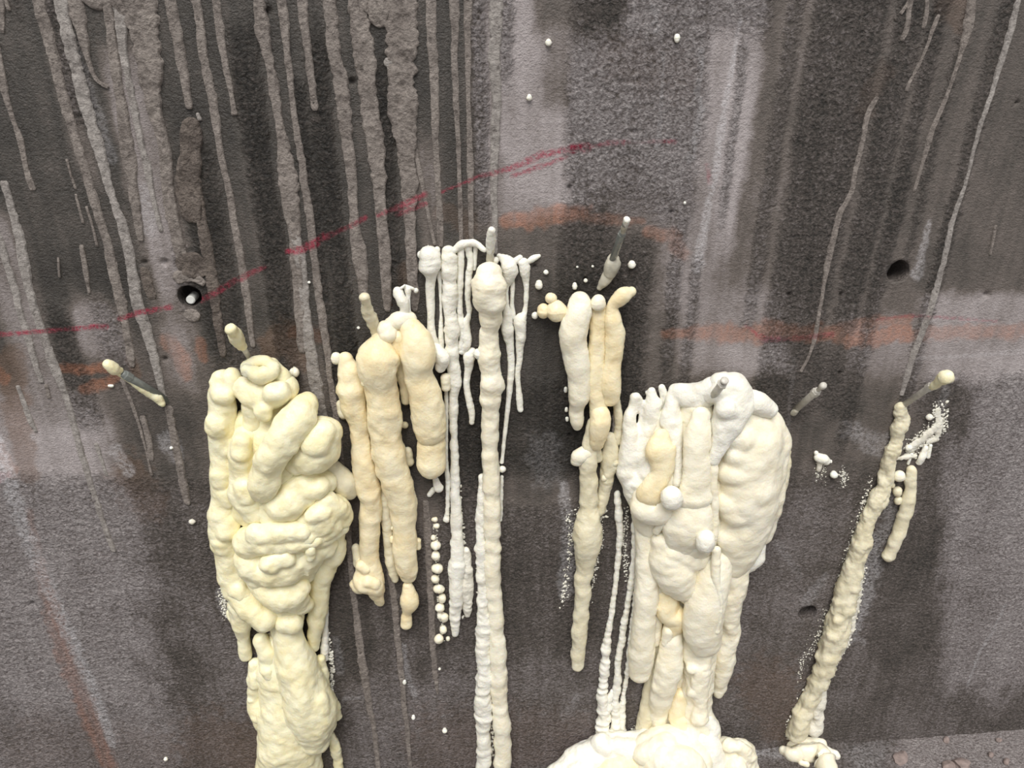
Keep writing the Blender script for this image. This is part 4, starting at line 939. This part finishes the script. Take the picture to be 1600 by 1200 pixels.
r([(1004, 800, 14, 16), (1010, 850, 17, 22), (1013, 890, 18, 28), (1010, 930, 18, 32), (1006, 975, 18, 32), (1003, 1015, 19, 30), (1000, 1050, 17, 26)], amp=0.04, lump=0.6)
r([(1024, 850, 15, 26), (1030, 900, 15, 24), (1026, 940, 12, 22), (1022, 1000, 11, 18)], amp=0.05)
E.fuse([[(1038, 846, 20, 40), (1046, 880, 28, 44), (1060, 906, 29, 44), (1076, 928, 18, 38)], [(1052, 862, 18, 52), (1085, 876, 17, 52), (1102, 870, 12, 48)], [(1048, 890, 14, 60), (1058, 904, 14, 60)]], 'lobe', smooth=6, lump=0.5)
r([(1042, 930, 16, 32), (1044, 955, 19, 34), (1058, 966, 17, 34), (1050, 985, 14, 32)], amp=0.06, mat='peach')
r([(1044, 985, 9, 38), (1040, 1015, 7, 38), (1036, 1045, 7, 38)], name='drip')
r([(1052, 985, 13, 32), (1048, 1020, 18, 36), (1043, 1052, 21, 38), (1035, 1082, 18, 34), (1030, 1110, 14, 24), (1028, 1135, 13, 22)], amp=0.05)
r([(1030, 1000, 11, 10), (1022, 1050, 12, 10), (1012, 1110, 13, 12), (1008, 1142, 15, 14)], mat='dull', amp=0.1)
r([(1124, 872, 20, 48), (1113, 905, 27, 54), (1102, 945, 31, 56), (1098, 980, 30, 54), (1102, 1004, 24, 50)], amp=0.04, k=0.75, lump=0.5)
r([(1119, 860, 7, 66), (1119, 905, 6, 72), (1125, 945, 5, 76), (1119, 985, 6, 74)], name='drip')
E.fuse([[(1142, 866, 28, 28), (1140, 905, 26, 26), (1137, 945, 22, 24), (1140, 985, 15, 20), (1134, 1012, 17, 20), (1130, 1042, 15, 18), (1126, 1068, 11, 14), (1123, 1084, 8, 12)], [(1142, 975, 12, 30), (1140, 992, 11, 28)]], 'flank', smooth=4)
E.fuse([[(1092, 1000, 26, 24), (1092, 1040, 25, 26), (1090, 1075, 23, 28), (1088, 1110, 24, 32), (1092, 1142, 30, 40)], [(1098, 1030, 14, 44), (1094, 1060, 14, 48), (1094, 1095, 12, 50), (1092, 1120, 14, 56)], [(1084, 1042, 12, 46), (1102, 1046, 11, 44)], [(1084, 1080, 10, 50), (1100, 1084, 10, 46)], [(1104, 1130, 16, 44), (1110, 1142, 15, 46)]], 'trunk', smooth=2, lump=1.3)
r([(1066, 1085, 12, 28), (1060, 1115, 16, 32), (1072, 1140, 20, 38)], mat='peach')
E.froth([(1154, 900), (1154, 940), (1146, 990), (1136, 1050)], 6, 80, 0.8, 2.6, seed=31); E.froth([(1215, 780), (1210, 800), (1205, 830)], 7, 40, 1, 3, seed=32); E.froth([(1010, 1090), (1000, 1130), (990, 1145)], 8, 40, 0.8, 2.4, seed=33)
# strings left of the mass
S1 = Foam('foam_strings', 'three thin twisted white foam strings running down left of the ivory mass', 'foam', 960, 1000, 'white')
r = S1.run
r([(965, 770, 4), (966, 800, 6), (968, 830, 4.5), (966, 870, 4), (962, 910, 4), (957, 950, 4.5), (951, 985, 5), (947, 1020, 7), (943, 1060, 7), (941, 1090, 8), (943, 1120, 9), (941, 1150, 11)], amp=0.18, ring=0.16, name='string')
r([(992, 800, 5), (992, 850, 5), (988, 890, 4.5), (983, 930, 4.5), (976, 970, 5), (972, 1000, 5), (966, 1030, 5), (965, 1060, 5.5), (962, 1095, 6), (962, 1120, 6.5), (961, 1150, 8)], amp=0.18, ring=0.16, name='string')
r([(998, 840, 4), (995, 900, 4), (991, 950, 3.6), (985, 1000, 4), (982, 1040, 4), (978, 1065, 3.4), (974, 1085, 3.6), (972, 1110, 5), (971, 1145, 6)], amp=0.2, ring=0.16, name='string')
r([(957, 1080, 4), (950, 1100, 6), (947, 1125, 7)], amp=0.2, name='string')
S1.froth([(978, 800), (976, 850), (980, 900)], 8, 50, 0.8, 2.6, seed=35)
# packer tip in the mass
root, pb, ph = packer((1118, 616), (1133, 596), 6, 'short steel packer tip poking from the top of the ivory mass', 'steel')
dv = P(1125, 604, 0.072) - P(1118, 616, 0.0); root.location = Vector(root.location) + Vector((dv[0] * 0, -0.066, 0)) 
root.location = P(1117, 615, 0.060)

# ------------------------------------------------------------------ foam heap on the floor
H = Foam('foam_heap', 'swollen ivory foam heap piled on the floor below the ivory mass', 'foam', 1040, 1215, 'ivory', floor=True)
def fl_run(F_, pts, mat=None, name='lobe', k=0.95, **kw):
    p3, rr = [], []
    for (u, v, r_, dist) in pts:
        q_ = P(u, v, dist / 1000); p3.append(q_); rr.append(r_ * mpp(q_))
    V, Fc = tube_mesh(name, p3, rr, None, k=k, seg=22, **kw)
    return F_._add(name, V, Fc, mat)
H.fuse([[(866, 1214, 18, 62), (890, 1198, 20, 52), (920, 1180, 22, 42), (945, 1166, 20, 34), (985, 1160, 18, 32), (1010, 1158, 20, 36)], [(940, 1162, 16, 44), (950, 1178, 16, 50)], [(900, 1205, 18, 66), (930, 1192, 16, 60)], [(965, 1166, 14, 48), (990, 1172, 15, 54)]], 'lobe', 'white', smooth=3, lump=1.3)
H.fuse([[(930, 1220, 26, 74), (960, 1208, 26, 72), (992, 1202, 24, 70)]], 'lobe', 'peach', smooth=3)
H.fuse([[(1000, 1186, 24, 56), (1026, 1164, 27, 56), (1060, 1168, 30, 62), (1084, 1186, 28, 74)], [(1010, 1180, 20, 74), (1036, 1164, 20, 72)]], 'lobe', smooth=5, lump=1.6)
H.fuse([[(1014, 1225, 24, 90), (1036, 1192, 30, 88), (1064, 1194, 30, 96), (1086, 1225, 26, 100)], [(1050, 1200, 18, 112), (1070, 1210, 16, 114)]], 'lobe', smooth=3, lump=1.6)
H.fuse([[(1090, 1148, 26, 48), (1104, 1165, 22, 60), (1112, 1195, 28, 70), (1116, 1225, 28, 76)], [(1100, 1126, 14, 46), (1110, 1140, 14, 50)]], 'lobe', 'white', smooth=4, lump=0.8)
H.fuse([[(1134, 1170, 18, 56), (1155, 1180, 25, 58), (1162, 1205, 22, 64), (1158, 1235, 22, 66)], [(1140, 1166, 12, 70), (1156, 1168, 11, 72), (1170, 1184, 12, 70)], [(1150, 1196, 15, 84), (1164, 1210, 12, 82)]], 'lobe', smooth=1, lump=2.2)

# ------------------------------------------------------------------ G: right hand run
G = Foam('foam_run', 'long slanting cream foam run below the far right packer, widening to the floor', 'foam', 1335, 900, 'dull')
r = G.run
r([(1407, 636, 8), (1409, 650, 10), (1407, 666, 11), (1399, 688, 9), (1395, 702, 11), (1391, 716, 10), (1386, 740, 11), (1380, 762, 12), (1370, 785, 14), (1358, 806, 12), (1352, 826, 13), (1347, 846, 15), (1338, 868, 13), (1330, 898, 15), (1322, 930, 17), (1313, 962, 17), (1304, 995, 18), (1292, 1030, 16), (1280, 1062, 15), (1266, 1092, 13), (1254, 1120, 14), (1244, 1145, 15)], amp=0.2, ring=0.08, fine=0.10, freq=1.5)
r([(1345, 880, 5), (1338, 930, 7), (1328, 980, 6), (1314, 1020, 5)], mat='froth', amp=0.3); r([(1284, 1078, 7), (1278, 1110, 9), (1272, 1140, 11)], mat='froth', amp=0.25)
G.froth([(1352, 860), (1340, 930), (1325, 985), (1300, 1040), (1280, 1090), (1272, 1140)], 11, 200, 1, 4, seed=41)
G.froth([(1360, 760), (1345, 800), (1330, 850), (1315, 900), (1300, 960)], 8, 90, 0.8, 3, seed=42); G.froth([(1290, 960), (1275, 1000), (1255, 1030), (1250, 1055)], 7, 46, 0.7, 2, seed=43)
G.froth([(1260, 1090), (1245, 1120), (1232, 1148)], 12, 110, 1, 4, seed=44)
G2 = Foam('foam_run', 'short foam finger beside the long slanting run at far right', 'foam', 1410, 800, 'dull')
r = G2.run
r([(1424, 734, 7), (1422, 748, 8.5), (1422, 765, 9), (1419, 785, 11), (1412, 806, 10.5), (1407, 824, 9.5), (1400, 842, 10.5), (1394, 856, 9), (1389, 869, 9.5)], amp=0.07, ring=0.06)
G2.bead(1405, 744, 8, 8, off=10, mat='ivory'); G2.bead(1394, 758, 4, 5, off=4); G2.bead(1403, 782, 6, 6, off=4); G2.bead(1402, 768, 7, 7, off=3)
G3 = Foam('foam_smear', 'flaky white foam smear above the short foam finger', 'foam', 1445, 690, 'white')
r = G3.run
r([(1464, 640, 3), (1467, 652, 5), (1461, 668, 6), (1448, 682, 6), (1432, 692, 6), (1420, 702, 6)], amp=0.5, k=0.35, mat='froth', fine=0.2); r([(1467, 664, 6), (1465, 682, 5), (1452, 690, 5)], amp=0.5, k=0.35, mat='froth', fine=0.2)
r([(1446, 700, 4), (1441, 712, 6), (1437, 722, 5)], amp=0.2); r([(1424, 710, 3), (1419, 724, 2.4)], name='strand'); r([(1454, 696, 2.5), (1450, 714, 3)], name='strand'); r([(1400, 717, 2.5), (1415, 714, 4), (1430, 712, 3)], amp=0.3, mat='froth')
G3.bead(1452, 652, 5, 4.5); G3.bead(1420, 700, 5, 5)
G3.froth([(1468, 636), (1468, 664), (1446, 684), (1418, 704)], 22, 160, 0.8, 4, seed=46)
Gf = Foam('foam_puddle', 'small ivory foam puddle on the floor where the slanting run ends', 'foam', 1250, 1185, 'ivory', floor=True)
def on_floor(pts, F_, mat=None, **kw):
    p3, rr = [], []
    for u, v, r_ in pts:
        q_ = FL(u, v, r_ * 0.55 * 0.0013); p3.append(q_); rr.append(r_ * mpp(q_))
    V, Fc = tube_mesh('lobe', p3, rr, None, k=0.75, seg=18, **kw)
    F_._add('lobe', V, Fc, mat)
on_floor([(1226, 1174, 9), (1240, 1180, 14), (1254, 1174, 14), (1272, 1170, 13)], Gf, amp=0.16); on_floor([(1256, 1176, 15), (1278, 1178, 18), (1290, 1194, 19), (1296, 1218, 19)], Gf, amp=0.16); on_floor([(1252, 1192, 5), (1260, 1194, 5)], Gf)
on_floor([(1240, 1160, 13), (1262, 1158, 14), (1282, 1164, 10)], Gf, amp=0.2)
on_floor([(1292, 1172, 7), (1306, 1180, 7)], Gf, 'white', amp=0.25)

# ------------------------------------------------------------------ single droplets
DROPS = [
    (459, 582, 9, 8.5, 'ivory', 'round ivory foam drop right beside the top of the large yellow mass'),
    (857, 66, 5.5, 6.5, 'white', 'white foam drop high on the wall, upper centre'),
    (827, 152, 5, 6, 'white', 'white foam drop below the upper centre drop, near the pale wall patch'),
    (1058, 60, 5, 8, 'white', 'white foam drop at the top right of the pale rough patch'),
    (842, 445, 6, 9, 'white', 'oval white foam drop with a dimple right of the thin drip pair'),
    (853, 425, 4.2, 4.2, 'white', 'small round white foam drop above the dimpled oval drop'),
    (898, 447, 5, 7, 'white', 'oval white foam drop just above the three sausages'),
    (915, 438, 3.6, 4, 'white', 'tiny white foam drop left of the wet grey lump'),
    (926, 416, 2.2, 2.2, 'white', 'pinhead white foam drop left of the slim packer'),
    (902, 417, 1.8, 1.8, 'white', 'faintest pinhead foam drop between dimpled drop and slim packer'),
    (987, 413, 6.5, 7.5, 'white', 'white foam drop right of the slim packer'),
    (1303, 741, 6.5, 6.5, 'white', 'round white foam drop beside the odd shaped foam crumb at right'),
    (632, 1066, 3, 5, 'white', 'tiny foam crumb on the grey run, lowest centre left'),
    (646, 1121, 3, 5, 'white', 'tiny upright foam crumb near the bottom between two grey runs'),
    (695, 1141, 4.5, 5, 'white', 'small foam drop near the bottom left of the central column'),
    (687, 1045, 2.4, 2.6, 'white', 'pinhead foam drop at the lower end of the shortest grey run'),
    (483, 441, 2.4, 2.6, 'white', 'pinhead foam drop between two grey runs above the yellow mass'),
    (560, 512, 2.6, 2.6, 'white', 'pinhead foam drop left of the crusted packer'),
    (259, 1186, 3, 4, 'white', 'tiny pale speck of foam at the bottom left'),
    (1070, 317, 2.2, 3, 'white', 'pinhead foam drop on the pale wall above the right orange paint'),
    (300, 815, 6, 5, 'froth', 'pale crumb stuck on the wall left of the yellow mass'),
    (268, 699, 3.2, 3.2, 'white', 'tiny white foam drop below the far left packer'),
    (173, 603, 5, 2.6, 'white', 'small flat white flake under the far left packer'),
]
for u, v, r1, r2, mt, lab in DROPS:
    b0 = P(u, v); m_ = mpp(b0)
    e = max(r2 - r1, 0.1 * r1); rr = min(r1, r2)
    if r1 > r2: pp = [P(u - (r1 - r2), v, rr * m_ * 0.6), P(u, v, rr * m_ * 0.6), P(u + r1 - r2, v, rr * m_ * 0.6)]
    else: pp = [P(u, v - e, rr * m_ * 0.5), P(u, v, rr * m_ * 0.6), P(u, v + e * 0.6, rr * m_ * 0.65)]
    V, Fc = tube_mesh('foam_drop', pp, [rr * m_ * 0.8, rr * m_, rr * m_ * 0.95], None, k=0.85, seg=14, amp=0.14, step=rr * m_ * 0.2)
    o = link('foam_drop', np_mesh('foam_drop', V - b0, Fc, M[mt]), None, b0)
    tag(o, lab, 'foam', 'single foam drops on the wall')
Cr = Foam('foam_crumb', 'odd shaped white foam crumb with a knob on the wall right of the ivory mass', 'foam', 1284, 718, 'white')
Cr.run([(1279, 715, 7), (1286, 718, 8), (1291, 721, 6)], amp=0.1); Cr.bead(1275, 708, 3.4); Cr.bead(1298, 721, 2.4); Cr.run([(1281, 724, 4), (1279, 734, 3.4)], mat='froth'); Cr.froth([(1274, 740), (1282, 738), (1290, 740)], 6, 20, 0.8, 2.4, seed=51); Cr.froth([(1314, 744), (1318, 746), (1322, 748)], 8, 24, 0.8, 2.4, seed=52)

# ------------------------------------------------------------------ rubble on the floor
rnd = random.Random(5)
ST = [(1503, 1195, 14, 9, 'dark angular stone at the frame bottom on the floor strip'), (1482, 1198, 12, 5, 'flat dark stone left of the angular stone on the floor'),
      (1406, 1187, 16, 4, 'long flat grey stone at the edge of the wet floor'), (1478, 1157, 6, 4, 'small stone against the wall foot'),
      (1572, 1191, 6, 5, 'small reddish stone at the right end of the floor'), (1548, 1180, 5, 4, 'pale pebble left of the reddish stone'), (1560, 1157, 5, 3, 'pebble by the wall foot at far right')]
for u, v, w_, h_, lab in ST:
    b0 = FL(u, v); m_ = mpp(b0)
    bm = bmesh.new(); bmesh.ops.create_icosphere(bm, subdivisions=2, radius=1)
    sd = rnd.randint(0, 999)
    for x in bm.verts:
        c = x.co
        q_ = 1 + 0.35 * float(vnoise(c.x * 1.2, c.y * 1.2, c.z * 1.2, sd))
        x.co = Vector((c.x * w_ * m_ * q_, c.y * w_ * 0.7 * m_ * q_, c.z * h_ * m_ * q_ + h_ * m_ * 0.3))
    me = bpy.data.meshes.new('rubble_stone'); bm.to_mesh(me); bm.free(); me.materials.append(M['stone'])
    o = link('rubble_stone', me, None, b0); o.rotation_euler.z = rnd.random() * 0.8
    tag(o, lab, 'stone', 'rubble on the floor strip')
